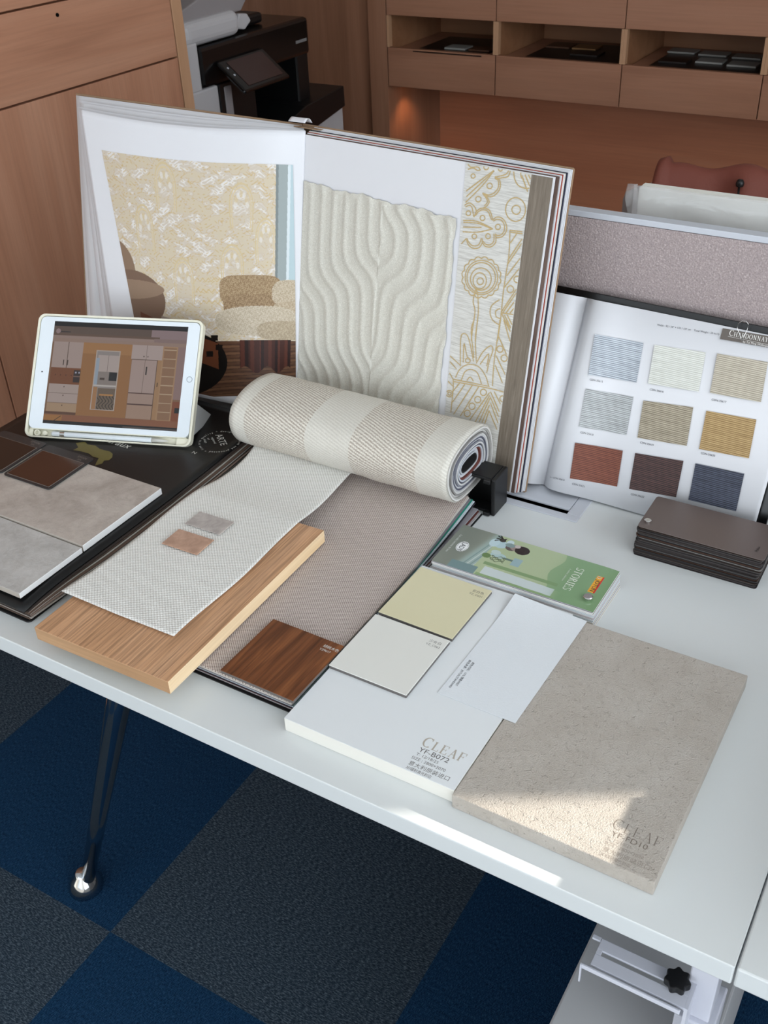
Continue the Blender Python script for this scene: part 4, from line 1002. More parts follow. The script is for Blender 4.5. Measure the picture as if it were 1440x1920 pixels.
def scr(U, V):
    c = np.zeros(U.shape + (3,)); c[:] = (150, 112, 84)
    def R(x0, x1, y0, y1, col, soft=None): c[(U >= x0) & (U <= x1) & (V >= y0) & (V <= y1)] = col
    def Ln(x0, x1, y0, y1, col=(104, 78, 66)): R(x0, x1, y0, y1, col)
    R(0, 1, .80, 1, (112, 92, 82)); R(.737, 1, .83, .96, (168, 144, 146)); R(0, .76, .83, .88, (176, 150, 140)); R(0, .80, .865, .885, (120, 94, 80)); R(.76, 1, .80, .87, (160, 134, 130))
    R(0, 1, .80, .835, (176, 148, 134)); R(.24, .61, .095, .805, (176, 124, 76)); R(.24, .61, .70, .805, (190, 138, 88))
    R(.012, .24, .55, .802, (196, 174, 166)); Ln(.126, .129, .55, .802); R(.10, .106, .575, .625, (80, 62, 54)); R(.13, .136, .575, .625, (80, 62, 54))
    R(.012, .24, .39, .548, (140, 84, 50)); R(.19, .24, .41, .53, (60, 44, 44)); R(.19, .24, .465, .472, (140, 110, 100)); R(.20, .21, .50, .515, (200, 200, 220)); R(.225, .235, .50, .515, (200, 200, 220))
    for q in range(4): R(.05 + .04 * q, .054 + .04 * q, .47, .482, (60, 36, 24))
    R(.012, .24, .12, .39, (200, 180, 172)); R(.012, .24, .12, .205, (196, 164, 132)); Ln(.012, .24, .298, .303); Ln(.012, .24, .204, .208)
    for y in (.37, .285, .19): R(.125, .133, y - .012, y, (90, 66, 54))
    R(.0, .24, .095, .12, (110, 74, 54))
    R(.341, .523, .157, .737, (210, 196, 186)); R(.348, .516, .165, .728, (170, 160, 156)); R(.36, .516, .53, .69, (206, 190, 184)); R(.348, .372, .40, .66, (176, 190, 206)); Ln(.437, .440, .53, .69); R(.372, .516, .40, .53, (160, 148, 142))
    R(.455, .516, .445, .525, (30, 30, 34)); R(.348, .516, .385, .40, (220, 212, 206)); R(.39, .425, .45, .47, (90, 74, 66)); R(.348, .38, .165, .38, (190, 140, 96)); R(.385, .516, .165, .37, (128, 110, 94)); R(.40, .50, .30, .315, (206, 150, 90))
    n = np.sin(U * 260 + np.sin(V * 70) * 3); m = (U > .385) & (U < .516) & (V > .165) & (V < .30) & (n > .6); c[m] = (60, 50, 44)
    R(.605, .834, .667, .806, (204, 184, 178)); Ln(.716, .719, .667, .806); R(.695, .703, .69, .702, (100, 80, 70)); R(.725, .733, .69, .702, (100, 80, 70))
    R(.612, .803, .094, .667, (196, 172, 164)); Ln(.711, .714, .345, .667); Ln(.612, .803, .660, .667); R(.612, .803, .335, .345, (96, 66, 60)); R(.612, .803, .225, .238, (96, 66, 60)); R(.612, .803, .094, .225, (190, 158, 138)); R(.612, .803, .238, .335, (190, 162, 148)); R(.722, .732, .52, .60, (40, 28, 26)); Ln(.800, .803, .094, .667)
    R(.804, .836, .094, .667, (190, 148, 108)); R(.815, .823, .41, .45, (90, 60, 40))
    R(.835, .945, .09, .80, (196, 156, 118)); R(.845, .935, .10, .79, (166, 126, 96))
    for q in range(8): R(.845, .935, .17 + .085 * q, .177 + .085 * q, (220, 192, 160))
    R(.945, 1, .30, .80, (168, 138, 134)); R(.945, 1, .04, .28, (150, 84, 54)); R(.965, 1, .17, .22, (30, 30, 34))
    R(0, 1, .03, .093, (160, 104, 74)); R(0, .14, .03, .085, (184, 128, 72)); m = (np.abs(V - .03 - (U - .08) * 1.0) < .004) & (U > .08) & (U < .13); c[m] = (60, 40, 34)
    R(0, 1, .955, 1, (24, 20, 24)); R(0, 1, .0, .032, (30, 24, 26)); R(.6, 1, .006, .018, (96, 86, 84)); R(.13 * 0 + .05, .13, .895, .905, (60, 54, 54)); m = ((U - .035) / .018) ** 2 + ((V - .905) / .024) ** 2 < 1; c[m] = (176, 150, 150)
    return c * 0.86
m_screen = painted('lit_screen', 0.08, 0.5, emit=0.62)
sheet('screen', lambda u, v: (0.0262 + 0.2168 * u, 0.0222 + 0.1602 * v, 0.00025), scr, 420, 320, m_screen, t)
b = MB(); b.tube([(0.2538 + .0042 * math.cos(a), 0.1022 + .0042 * math.sin(a), 0.0002) for a in np.linspace(0, 2 * PI, 29)[:-1]], .00035, 6, closed=True); b.build('home_button', plain('ring_grey', srgb(130, 140, 150), .3), t)
MB().lathe([(0.0012, 0.0), (0.0012, 0.0003)], 14, M=Matrix.Translation((0.0149, 0.102, 0))).build('camera_dot', m_void, t)
# folded stand behind
m_fold = plain('folio_grey', srgb(176, 178, 178), 0.55)
st = MB()
L0, L1 = 0.010, 0.2635
pr_ = [(0.070, -0.0115), (0.014, -0.0115), (0.0205, -0.0190), (0.0431, -0.0590), (0.0667, -0.0850)]
n_ = len(pr_)
st.add([(L1, a_, b_) for a_, b_ in pr_] + [(L0, a_, b_) for a_, b_ in pr_], [(0, 4, 9, 5), (4, 3, 8, 9), (3, 2, 7, 8), (2, 1, 6, 7), (0, 2, 3, 4), (0, 1, 2), (5, 9, 8, 7), (5, 7, 6)])
st.build('folio_stand', m_fold, t, bevel=0.002)

# stylus in its slot
t2 = thing('stylus', 'white stylus lying in the slot below the tablet screen', 'stylus', M=TMX @ Matrix.Translation((0.0415, 0.0075, -0.0045)))
Ry = Matrix.Rotation(PI / 2, 4, 'Y')
MB().lathe([(0.0030, 0.0), (0.0040, 0.002), (0.0041, 0.160), (0.0041, 0.162)], 22, M=Ry).build('barrel', m_twhite, t2, smooth=True)
MB().lathe([(0.0041, 0.162), (0.0022, 0.180), (0.0006, 0.1885)], 22, M=Ry).build('tip', plain('stylus_tip', srgb(206, 206, 200), .3), t2, smooth=True)
MB().lathe([(0.0043, 0.014), (0.0043, 0.0215)], 22, M=Ry).build('ring', m_steel, t2)

# ---------------------------------------------------------------- big open wallpaper book, leaning back
S_ = (-.9095, 1.1883, .75)
E1 = Vector((.9934, -.1148, 0)).normalized(); E3 = Vector((.0217, .1882, .9819)).normalized(); E2 = E3.cross(E1)
BK = thing('open_wallpaper_book', 'huge open wallpaper book propped upright, cream textured sample and gold motif on its right page', 'book', M=frame(S_, E1, E2, E3))
m_tan = plain('tan_cloth_cover', srgb(142, 116, 90), 0.75, bump=(400, .3, .0004))
MB().prism(rrect(0.018, 0.4295, 0.0004, 0.4390, 0.003), -0.0035, 0.0, M=frame((0, 0, 0), (1, 0, 0), (0, 0, 1), (0, -1, 0)) ).build('cover', m_tan, BK, bevel=0.0008)
MB().box(-0.012, 0.017, 0.0005, 0.004, 0.0004, 0.4390).build('spine', m_tan, BK, bevel=0.0008)
al = math.radians(10.8)
LM = frame((-0.013, 0.0, 0), (-math.cos(al), -math.sin(al), 0), (math.sin(al) * -1, math.cos(al), 0), (0, 0, 1))
MB().box(0.0, 0.4165, 0.0, 0.0035, 0.0004, 0.4385, M=LM).build('cover', m_tan, BK, bevel=0.0008)
m_brn = wood('brown_bark_paper', srgb(70, 52, 46), srgb(98, 78, 70), srgb(128, 108, 100), 'z', 2.4, .8, .5, .5)
sheets_r = [(-.0012, .4290, .4370, m_paper), (-.0040, .4280, .4355, m_paper), (-.0062, .4275, .4345, m_paper), (-.0088, .4268, .4335, plain('navy_paper', srgb(34, 36, 56), .7)), (-.0108, .4252, .4325, m_papershade), (-.0124, .4246, .4318, m_paper), (-.0138, .4238, .4310, plain('red_paper', srgb(150, 66, 44), .7)),
            (-.0154, .4228, .4300, m_paper), (-.0180, .4212, .4288, m_brn)]
for i, (b_, a_, c_, m) in enumerate(sheets_r):
    MB().box(0.013, a_, b_ - .0011, b_, 0.004, c_).build('page', m, BK)
MB().box(0.0130, .4168, -.0208, -.0200, .003, .4276).build('page', m_paper, BK)
# embossed cream sample with frayed edges
def relief_mat():
    k = NT('embossed_vinyl'); mp = k.coords(); n = k.noise(mp, 700, 3, .8); r = k.ramp(n, 'Fac', [(.32, srgb(190, 187, 176)), (.58, srgb(210, 208, 198)), (.75, srgb(240, 238, 230))])
    k.link(r, 'Color', k.b, 'Base Color'); k.b.inputs['Roughness'].default_value = .42; k.bump(n, 'Fac', .5, .0009); return k.m
sig = lambda x: 1 / (1 + math.exp(-max(-30, min(30, x))))
def emb(u, v):
    ctop = .3637 + (.3568 - .3637) * u + .0014 * math.sin(u * 19) + .0010 * math.sin(u * 47 + 1) + .0006 * math.sin(u * 113)
    c = .004 + (ctop - .004) * v
    ar = .2822 + .0034 * (1 - v) + .0012 * math.sin(v * 26) + .0008 * math.sin(v * 61) + .0004 * math.sin(v * 150)
    a = .0157 + (ar - .0157) * u
    d = abs(a - .160); D = .042
    L = d + D * sig((.275 - .55 * d - c) / .013) + .036 * sig((.128 - .25 * d - c) / .012) - 0.03 * sig((.33 + .3 * (d) - c) / .010) * (a > .16)
    h = (.5 + .5 * math.cos(2 * PI * L / .0215)) ** 2.1
    e = min(1, min(u, 1 - u) * 40, (1 - v) * 50)
    lift = .0016 * (1 - min(1, (1 - v) * 22)) * (0.5 + .5 * math.sin(u * 60)) + .0009 * (1 - min(1, (1 - u) * 30)) * (0.5 + .5 * math.sin(v * 45))
    return (a, -.0212 - .0012 - 0.0015 * h * e - lift, c)
MB().grid(emb, 250, 300, 0, 0).build('embossed_sample', relief_mat(), BK, smooth=True)
# pale striated strip with gold motif
def strip_mat():
    k = NT('striated_pale_paper'); mp = k.coords((5, 1, 120)); n = k.noise(mp, 7, 4, .7); r = k.ramp(n, 'Fac', [(.32, srgb(176, 174, 168)), (.5, srgb(206, 205, 200)), (.7, srgb(226, 226, 222))]); k.link(r, 'Color', k.b, 'Base Color'); k.b.inputs['Roughness'].default_value = .45; return k.m
def strip(u, v, l0, l1, r0, r1, c0=.0045, ct=.4272, bb=-.0214):
    l = l0 + (l1 - l0) * v; r = r0 + (r1 - r0) * v
    return (l + (r - l) * u, bb, c0 + (ct - c0) * v)
SL0, SL1, SR0, SR1 = .2985, .2866, .3870, .3840
MB().grid(lambda u, v: strip(u, v, SL0, SL1, SR0, SR1), 2, 20, 0, 0.0005).build('patterned_strip', strip_mat(), BK)
def olive_mat():
    k = NT('olive_moire'); mp = k.coords((60, 1, 2.2)); n = k.noise(mp, 5, 5, .7, 1.2); r = k.ramp(n, 'Fac', [(.3, srgb(100, 90, 78)), (.55, srgb(122, 111, 98)), (.72, srgb(138, 128, 114)), (.8, srgb(166, 154, 136))]); k.link(r, 'Color', k.b, 'Base Color'); k.b.inputs['Roughness'].default_value = .5; return k.m
MB().grid(lambda u, v: strip(u, v, SR0, SR1, .4150, .4140, .0045, .4262, -.0215), 2, 20, 0, 0.0005).build('olive_strip', olive_mat(), BK)
GOLD = [[(2902,4253),(2956,4223),(3054,4240),(3099,4209)],[(2911,4191),(2985,4219),(3053,4199),(3098,4211)],[(2916,3921),(3297,4234)],[(2930,3852),(3304,4229)],[(2929,3781),(3156,4028),(3297,4228)],[(3322,4157),(3389,4176),(3481,4215),(3515,4271)],[(3340,4131),(3420,4160),(3512,4190),(3536,4261)],[(3322,4157),(3399,4128),(3417,4032),(3360,3943),(3273,3906),(3169,3937)],[(3323,4145),(3377,4119),(3389,4034),(3336,3962),(3263,3927),(3169,3937)],[(3170,3930),(3247,3890),(3283,3837),(3235,3770),(3153,3739)],[(3177,3926),(3233,3882),(3255,3833),(3218,3785)],[(2918,3743),(2987,3784),(3064,3754),(3103,3701),(3081,3626)],[(2936,3722),(2990,3754),(3038,3727),(3074,3624)],[(3082,3620),(3114,3703),(3195,3751),(3296,3744),(3350,3670),(3364,3625)],[(3101,3641),(3137,3694),(3197,3729),(3278,3724),(3322,3666),(3349,3628)],[(3364,3625),(3420,3676),(3506,3673),(3571,3613),(3587,3532),(3539,3452),(3457,3423),(3431,3457)],[(3379,3616),(3431,3650),(3495,3647),(3541,3601),(3555,3532),(3521,3473),(3460,3451),(3429,3469)],[(3431,3457),(3451,3364),(3389,3293),(3304,3283),(3256,3317)],[(3408,3465),(3419,3370),(3372,3316),(3307,3310),(3259,3342)],[(3240,3375),(3248,3315),(3207,3247),(3121,3225),(3043,3254),(3004,3320)],[(3225,3372),(3218,3322),(3188,3275),(3117,3255),(3054,3281),(3010,3334)],[(2932,3246),(2977,3303),(3003,3333)],[(2922,3550),(3132,3574),(3385,3521)],[(2934,3406),(3165,3441),(3385,3521)],[(2932,3467),(3214,3510)],[(2929,3527),(3150,3551),(3357,3519)],[(3582,4274),(3611,4176),(3676,4106),(3776,4086),(3839,4098)],[(3686,4266),(3701,4211),(3746,4184)],[(3733,4273),(3838,4119)],[(3771,4284),(3848,4188)],[(3678,4277),(3846,4006)],[(3637,3547),(3857,3562)],[(3655,3526),(3861,3539)],[(3637,3547),(3668,3247),(3662,3003),(3656,2754),(3668,2378),(3664,2101)],[(3668,3392),(3750,3537)],[(3665,3175),(3862,3533)],[(3663,3113),(3864,3474)],[(3674,2969),(3874,3286)],[(3661,2817),(3879,3155)],[(3665,2492),(3877,2899)],[(3683,2477),(3879,2839)],[(3738,2496),(3880,2740)],[(3795,2503),(3886,2654)],[(3668,2480),(3882,2503)],[(3676,2470),(3902,2178)],[(3713,2465),(3899,2241)],[(3755,2475),(3897,2304)],[(3223,2638),(3216,2534),(3261,2416),(3258,2221),(3256,2005)],[(3274,2649),(3313,2427),(3317,2235),(3323,2020)],[(3223,2638),(3237,2704),(3274,2649)],[(3614,2645),(3511,2547),(3496,2442),(3554,2353),(3662,2314)],[(3638,2531),(3579,2486),(3597,2414),(3657,2402)],[(3030,4126),(3029,4115),(3021,4105),(3009,4097),(2995,4095),(2982,4098),(2973,4107),(2967,4118),(2969,4129),(2977,4140),(2989,4146),(3002,4148),(3015,4145),(3025,4137),(3030,4126)],[(3300,4044),(3299,4029),(3290,4016),(3275,4007),(3258,4004),(3241,4008),(3228,4018),(3222,4032),(3224,4048),(3233,4061),(3248,4069),(3265,4072),(3282,4068),(3294,4058),(3300,4044)],[(3155,3858),(3154,3843),(3144,3829),(3129,3819),(3111,3817),(3095,3821),(3081,3832),(3076,3845),(3078,3861),(3088,3874),(3102,3884),(3119,3886),(3137,3882),(3149,3872),(3155,3858)],[(3213,4258),(3211,4245),(3203,4234),(3190,4226),(3175,4224),(3159,4228),(3149,4237),(3144,4249),(3145,4263),(3153,4274),(3166,4282),(3182,4284),(3196,4280),(3208,4272),(3213,4258)],[(3420,4269),(3419,4256),(3412,4246),(3401,4240),(3388,4238),(3375,4241),(3365,4249),(3360,4260),(3362,4272),(3369,4282),(3380,4288),(3394,4290),(3406,4287),(3416,4279),(3420,4269)],[(3024,3659),(3022,3644),(3014,3633),(3001,3625),(2985,3622),(2971,3626),(2960,3634),(2955,3646),(2956,3661),(2965,3672),(2978,3680),(2993,3683),(3008,3679),(3019,3671),(3024,3659)],[(3249,3635),(3247,3621),(3238,3609),(3224,3599),(3207,3596),(3192,3601),(3180,3610),(3175,3623),(3176,3637),(3185,3650),(3199,3659),(3215,3662),(3231,3657),(3242,3648),(3249,3635)],[(3492,3564),(3490,3550),(3483,3536),(3469,3528),(3453,3525),(3437,3528),(3425,3538),(3420,3551),(3421,3566),(3430,3578),(3443,3587),(3459,3589),(3475,3586),(3487,3577),(3492,3564)],[(3154,3384),(3152,3370),(3144,3358),(3131,3350),(3116,3347),(3101,3351),(3090,3359),(3084,3372),(3086,3385),(3095,3398),(3108,3406),(3123,3409),(3138,3405),(3148,3397),(3154,3384)],[(3361,3423),(3360,3409),(3351,3397),(3338,3389),(3322,3385),(3307,3389),(3295,3398),(3290,3411),(3292,3424),(3300,3438),(3313,3446),(3329,3449),(3344,3445),(3355,3435),(3361,3423)],[(3876,2966),(3875,2949),(3865,2931),(3848,2920),(3829,2916),(3810,2921),(3796,2932),(3788,2949),(3791,2967),(3801,2983),(3818,2994),(3837,2998),(3856,2994),(3870,2982),(3876,2966)],[(3804,2822),(3802,2802),(3791,2785),(3773,2771),(3751,2767),(3730,2771),(3714,2784),(3707,2802),(3709,2822),(3720,2841),(3738,2853),(3759,2858),(3780,2853),(3796,2841),(3804,2822)],[(3750,3820),(3748,3796),(3734,3775),(3711,3760),(3684,3756),(3658,3762),(3638,3779),(3628,3801),(3631,3825),(3645,3846),(3668,3860),(3695,3865),(3721,3858),(3741,3843),(3750,3820)],[(3337,2833),(3334,2812),(3323,2795),(3305,2782),(3283,2777),(3261,2782),(3246,2795),(3239,2812),(3240,2833),(3252,2850),(3271,2862),(3293,2867),(3313,2862),(3329,2850),(3337,2833)],[(3380,2848),(3377,2800),(3354,2758),(3316,2730),(3271,2720),(3227,2733),(3194,2763),(3178,2806),(3182,2854),(3206,2896),(3243,2923),(3288,2932),(3331,2920),(3364,2891),(3380,2848)],[(3821,3836),(3823,3798),(3814,3761),(3796,3729),(3771,3701),(3738,3681),(3702,3670),(3665,3669),(3628,3677),(3595,3695),(3568,3721),(3548,3753),(3537,3790),(3537,3828),(3546,3864),(3564,3897),(3591,3924),(3623,3944),(3659,3954),(3696,3955),(3732,3946),(3765,3928),(3792,3903),(3811,3871),(3821,3836)],[(3452,2884),(3449,2839),(3433,2794),(3403,2755),(3361,2726),(3313,2708),(3264,2705),(3217,2717),(3177,2741),(3148,2777),(3134,2820),(3136,2866),(3153,2911),(3184,2950),(3226,2979),(3274,2995),(3323,2998),(3370,2986),(3409,2962),(3437,2926),(3452,2884)],[(3511,2914),(3511,2862),(3496,2811),(3468,2764),(3429,2724),(3379,2693),(3324,2675),(3267,2670),(3212,2679),(3163,2700),(3122,2734),(3093,2778),(3079,2826),(3080,2879),(3095,2930),(3124,2978),(3166,3018),(3215,3047),(3270,3065),(3327,3069),(3381,3060),(3429,3037),(3469,3004),(3496,2962),(3511,2914)],[(3544,2924),(3545,2865),(3528,2807),(3496,2754),(3450,2708),(3394,2674),(3331,2652),(3265,2646),(3202,2656),(3145,2681),(3098,2720),(3065,2768),(3049,2824),(3050,2884),(3069,2943),(3102,2996),(3149,3042),(3206,3075),(3269,3095),(3333,3099),(3396,3089),(3451,3065),(3496,3027),(3528,2979),(3544,2924)],[(3572,2929),(3587,2915),(3597,2899),(3599,2881),(3594,2864),(3582,2848),(3565,2833),(3573,2814),(3574,2794),(3570,2775),(3558,2761),(3539,2750),(3518,2743),(3516,2721),(3510,2700),(3498,2684),(3481,2674),(3459,2671),(3437,2671),(3426,2650),(3413,2632),(3396,2621),(3376,2617),(3355,2621),(3333,2630),(3316,2613),(3298,2600),(3278,2595),(3257,2599),(3240,2611),(3225,2626),(3203,2616),(3181,2611),(3162,2613),(3145,2624),(3134,2640),(3126,2660),(3103,2659),(3082,2662),(3066,2672),(3056,2687),(3053,2707),(3054,2729),(3033,2736),(3017,2746),(3006,2761),(3004,2780),(3009,2799),(3020,2818),(3005,2834),(2995,2850),(2992,2868),(2998,2887),(3011,2903),(3029,2917),(3022,2936),(3020,2957),(3026,2975),(3038,2990),(3057,3002),(3079,3009),(3081,3030),(3087,3050),(3100,3066),(3118,3076),(3139,3079),(3162,3078),(3173,3098),(3187,3116),(3204,3127),(3224,3130),(3245,3126),(3266,3117),(3283,3133),(3302,3144),(3321,3149),(3340,3145),(3357,3134),(3373,3119),(3394,3128),(3415,3132),(3434,3130),(3449,3120),(3461,3103),(3468,3083),(3490,3085),(3511,3082),(3526,3072),(3536,3058),(3540,3038),(3538,3017),(3558,3011),(3575,3000),(3584,2985),(3587,2968),(3582,2949),(3572,2929)],[(3266,2295),(3238,2132),(3332,1784)],[(3320,2307),(3318,2046),(3375,1742)],[(3129,1611),(3087,1991),(3131,2074),(3215,2021),(3331,1731)],[(3168,1676),(3149,1939),(3216,1782),(3284,1732)],[(3378,1715),(3460,1896),(3565,2007),(3610,1959),(3579,1806),(3559,1628)],[(3440,1717),(3552,1892),(3546,1717)],[(3074,1433),(3121,1555),(3218,1648),(3337,1685),(3447,1665),(3552,1572),(3614,1453)],[(3171,1418),(3215,1552),(3301,1608),(3411,1589),(3500,1451)],[(3262,1441),(3308,1501),(3368,1456)],[(3046,1399),(3630,1451)],[(3043,1367),(3633,1425),(3885,1432)],[(2944,1714),(3128,1625)],[(2953,1635),(3074,1557)],[(2966,1474),(3048,1385)],[(2958,1348),(3043,1301)],[(3039,1397),(3057,1250),(3061,914)],[(3159,1387),(3053,1220)],[(3238,1380),(3072,1072)],[(3360,1400),(3110,900)],[(3467,1414),(3222,903)],[(3642,1366),(3382,892)],[(3648,1327),(3476,891)],[(3655,1383),(3919,1020)],[(3665,1305),(3915,949)],[(3677,1225),(3914,853)],[(3670,1114),(3912,768)],[(3712,1399),(3896,1178)],[(3665,1305),(3537,909)],[(3666,1195),(3583,909)],[(3670,1114),(3630,909)],[(3659,2383),(3659,2179),(3651,1824),(3673,1469)],[(3659,2179),(3908,1836)],[(3675,1764),(3894,1447)],[(3670,1895),(3881,1631)],[(3715,2397),(3920,2009)],[(3757,2406),(3913,2123)],[(3276,1731),(3275,1714),(3266,1700),(3252,1690),(3236,1686),(3220,1688),(3208,1697),(3202,1711),(3204,1728),(3213,1742),(3227,1752),(3244,1756),(3259,1753),(3271,1744),(3276,1731)],[(3054,1193),(3051,1171),(3039,1151),(3020,1136),(2998,1130),(2975,1134),(2959,1146),(2952,1165),(2954,1187),(2966,1207),(2986,1221),(3009,1227),(3030,1224),(3046,1211),(3054,1193)],[(3028,1186),(3027,1175),(3020,1165),(3011,1158),(3000,1155),(2990,1157),(2982,1163),(2978,1172),(2979,1183),(2985,1193),(2994,1200),(3005,1202),(3016,1201),(3023,1195),(3028,1186)],[(3593,1356),(3591,1335),(3579,1316),(3563,1303),(3542,1297),(3521,1300),(3506,1312),(3499,1330),(3500,1351),(3511,1369),(3529,1383),(3550,1388),(3570,1385),(3585,1373),(3593,1356)],[(3518,1229),(3516,1209),(3506,1190),(3487,1177),(3466,1170),(3446,1173),(3430,1186),(3423,1204),(3424,1224),(3436,1244),(3454,1257),(3475,1263),(3495,1260),(3511,1248),(3518,1229)],[(3442,1112),(3439,1091),(3429,1072),(3410,1057),(3389,1051),(3368,1054),(3352,1066),(3345,1085),(3348,1106),(3358,1126),(3377,1139),(3398,1145),(3419,1142),(3435,1130),(3442,1112)],[(3380,990),(3378,969),(3366,949),(3348,935),(3326,929),(3306,932),(3290,944),(3282,963),(3285,983),(3296,1003),(3314,1018),(3336,1024),(3356,1021),(3373,1008),(3380,990)],[(3901,1349),(3899,1330),(3890,1312),(3873,1300),(3854,1295),(3836,1298),(3821,1308),(3814,1325),(3815,1343),(3826,1362),(3842,1374),(3861,1379),(3879,1376),(3893,1365),(3901,1349)],[(3763,2009),(3760,1988),(3749,1970),(3733,1958),(3711,1953),(3691,1956),(3676,1968),(3668,1986),(3670,2006),(3681,2024),(3699,2037),(3720,2042),(3740,2038),(3755,2027),(3763,2009)],[(3844,1905),(3842,1885),(3831,1866),(3814,1853),(3793,1848),(3773,1852),(3758,1864),(3750,1881),(3752,1902),(3763,1920),(3780,1933),(3801,1938),(3822,1934),(3837,1923),(3844,1905)]]
def clipseg(p, q):
    """cut a segment to the strip's width"""
    out = []
    for (x, y), (x2, y2) in ((p, q),):
        def lim(y): v = (y - 45) / 4227; return (SL0 + (SL1 - SL0) * v) * 1e4 + 3, (SR0 + (SR1 - SR0) * v) * 1e4 - 3
        n = 6; pts = [(x + (x2 - x) * i / n, y + (y2 - y) * i / n) for i in range(n + 1)]
        return [pt for pt in pts if lim(pt[1])[0] <= pt[0] <= lim(pt[1])[1] and pt[1] < 4262]
mg = MB(); kz = 0
def smooth(pl):
    if len(pl) < 3: return pl
    o_ = []
    for i in range(len(pl) - 1):
        a, b_, c_, d_ = pl[max(i - 1, 0)], pl[i], pl[i + 1], pl[min(i + 2, len(pl) - 1)]
        for j in range(5):
            f_ = j / 5; o_.append(tuple(.5 * (2 * b_[q] + (c_[q] - a[q]) * f_ + (2 * a[q] - 5 * b_[q] + 4 * c_[q] - d_[q]) * f_ ** 2 + (3 * b_[q] - a[q] - 3 * c_[q] + d_[q]) * f_ ** 3) for q in (0, 1)))
    return o_ + [pl[-1]]
for pl in GOLD:
    pl = smooth(pl) if len(pl) < 60 else pl
    run = []; runs = []
    for p, q in zip(pl[:-1], pl[1:]):
        cs = clipseg(p, q)
        if len(cs) >= 2:
            if run and abs(run[-1][0] - cs[0][0]) + abs(run[-1][1] - cs[0][1]) > 3: runs.append(run); run = []
            run = run + (cs if not run else cs[1:])
        elif run: runs.append(run); run = []
    if run: runs.append(run)
    for r_ in runs:
        r_ = r_[::2] + ([r_[-1]] if len(r_) % 2 == 0 else [])
        if len(r_) < 2: continue
        P_ = [Vector((x * 1e-4, y * 1e-4)) for x, y in r_]; vs = []
        for j, p in enumerate(P_):
            tt = (P_[min(j + 1, len(P_) - 1)] - P_[max(j - 1, 0)])
            if tt.length < 1e-9: tt = Vector((1, 0))
            tt.normalize(); nn = Vector((-tt.y, tt.x)) * (.00072 + .00012 * math.sin(j * 1.7))
            for sgn in (1, -1): vs.append((p.x + nn.x * sgn, -.02195 - kz * 2e-7, p.y + nn.y * sgn))
        mg.add(vs, [(2 * j, 2 * j + 1, 2 * j + 3, 2 * j + 2) for j in range(len(P_) - 1)]); kz += 1
def goldm():
    k = NT('gold_print'); mp = k.coords(); n = k.noise(mp, 1500, 2, .8); r = k.ramp(n, 'Fac', [(.4, srgb(172, 148, 100)), (.7, srgb(214, 190, 140))]); k.link(r, 'Color', k.b, 'Base Color'); k.b.inputs['Roughness'].default_value = .5; return k.m
mg.build('gold_motif', goldm(), BK)
# left pages: a fan of sheets curving towards the reader
TT = [[0.0134, -0.021, 0.4321], [-0.0345, -0.05, 0.4294], [-0.1159, -0.075, 0.4226], [-0.2069, -0.0951, 0.4191], [-0.2843, -0.11, 0.4196], [-0.359, -0.12, 0.4221]]
RR = [[0.0188, -0.021, 0.1597], [-0.0248, -0.05, 0.1548], [-0.0991, -0.075, 0.1423], [-0.1735, -0.095, 0.1288], [-0.2395, -0.11, 0.1165], [-0.301, -0.12, 0.1043]]
def cat(P, s):
    n = len(P) - 1; x = min(max(s, 0), 1) * n; i = min(int(x), n - 1); f_ = x - i
    p = [Vector(P[max(i - 1, 0)]), Vector(P[i]), Vector(P[i + 1]), Vector(P[min(i + 2, n)])]
    return .5 * ((2 * p[1]) + (-p[0] + p[2]) * f_ + (2 * p[0] - 5 * p[1] + 4 * p[2] - p[3]) * f_ ** 2 + (-p[0] + 3 * p[1] - 3 * p[2] + p[3]) * f_ ** 3)
def PP(s, tt, off=0.0):
    a = cat(TT, s); b_ = cat(RR, s); r = b_ + (a - b_) * tt; r.y -= off; return r
TMIN = 0.0
def tmin(s):
    a = cat(TT, s); b_ = cat(RR, s); return (.010 - b_.z) / (a.z - b_.z)
MB().grid(lambda u, v: PP(u, tmin(u) + (1 - tmin(u)) * v), 40, 40, 0, 0.0005).build('page', m_paper, BK, smooth=True)
def back_sheet(k, n=6):
    """sheets between the photo page and the cover"""
    f_ = (.07, .16, .48, .62, .90, .97)[k]
    def fn(u, v):
        p = PP(u, tmin(u) + (1 - tmin(u)) * v)
        q = Vector((-0.010 - 0.4165 * u * math.cos(al), -0.0015 - .4165 * u * math.sin(al), 0.004 + .4325 * v))
        g = f_
        r = p.lerp(q, g); r.y += 0.006 * math.sin(PI * u) * (1 - f_)
        r.x += 0.010 * math.sin(PI * f_) * (1 - v) * u * 2 - .004 * math.sin(k * 2.1) * u * (f_ < .9)
        return r
    return fn
for k in range(6):
    MB().grid(back_sheet(k), 30, 24, 0, 0.0005).build('page', m_paper if k % 2 else plain('page_paper', srgb(212, 213, 216), .6), BK, smooth=True)
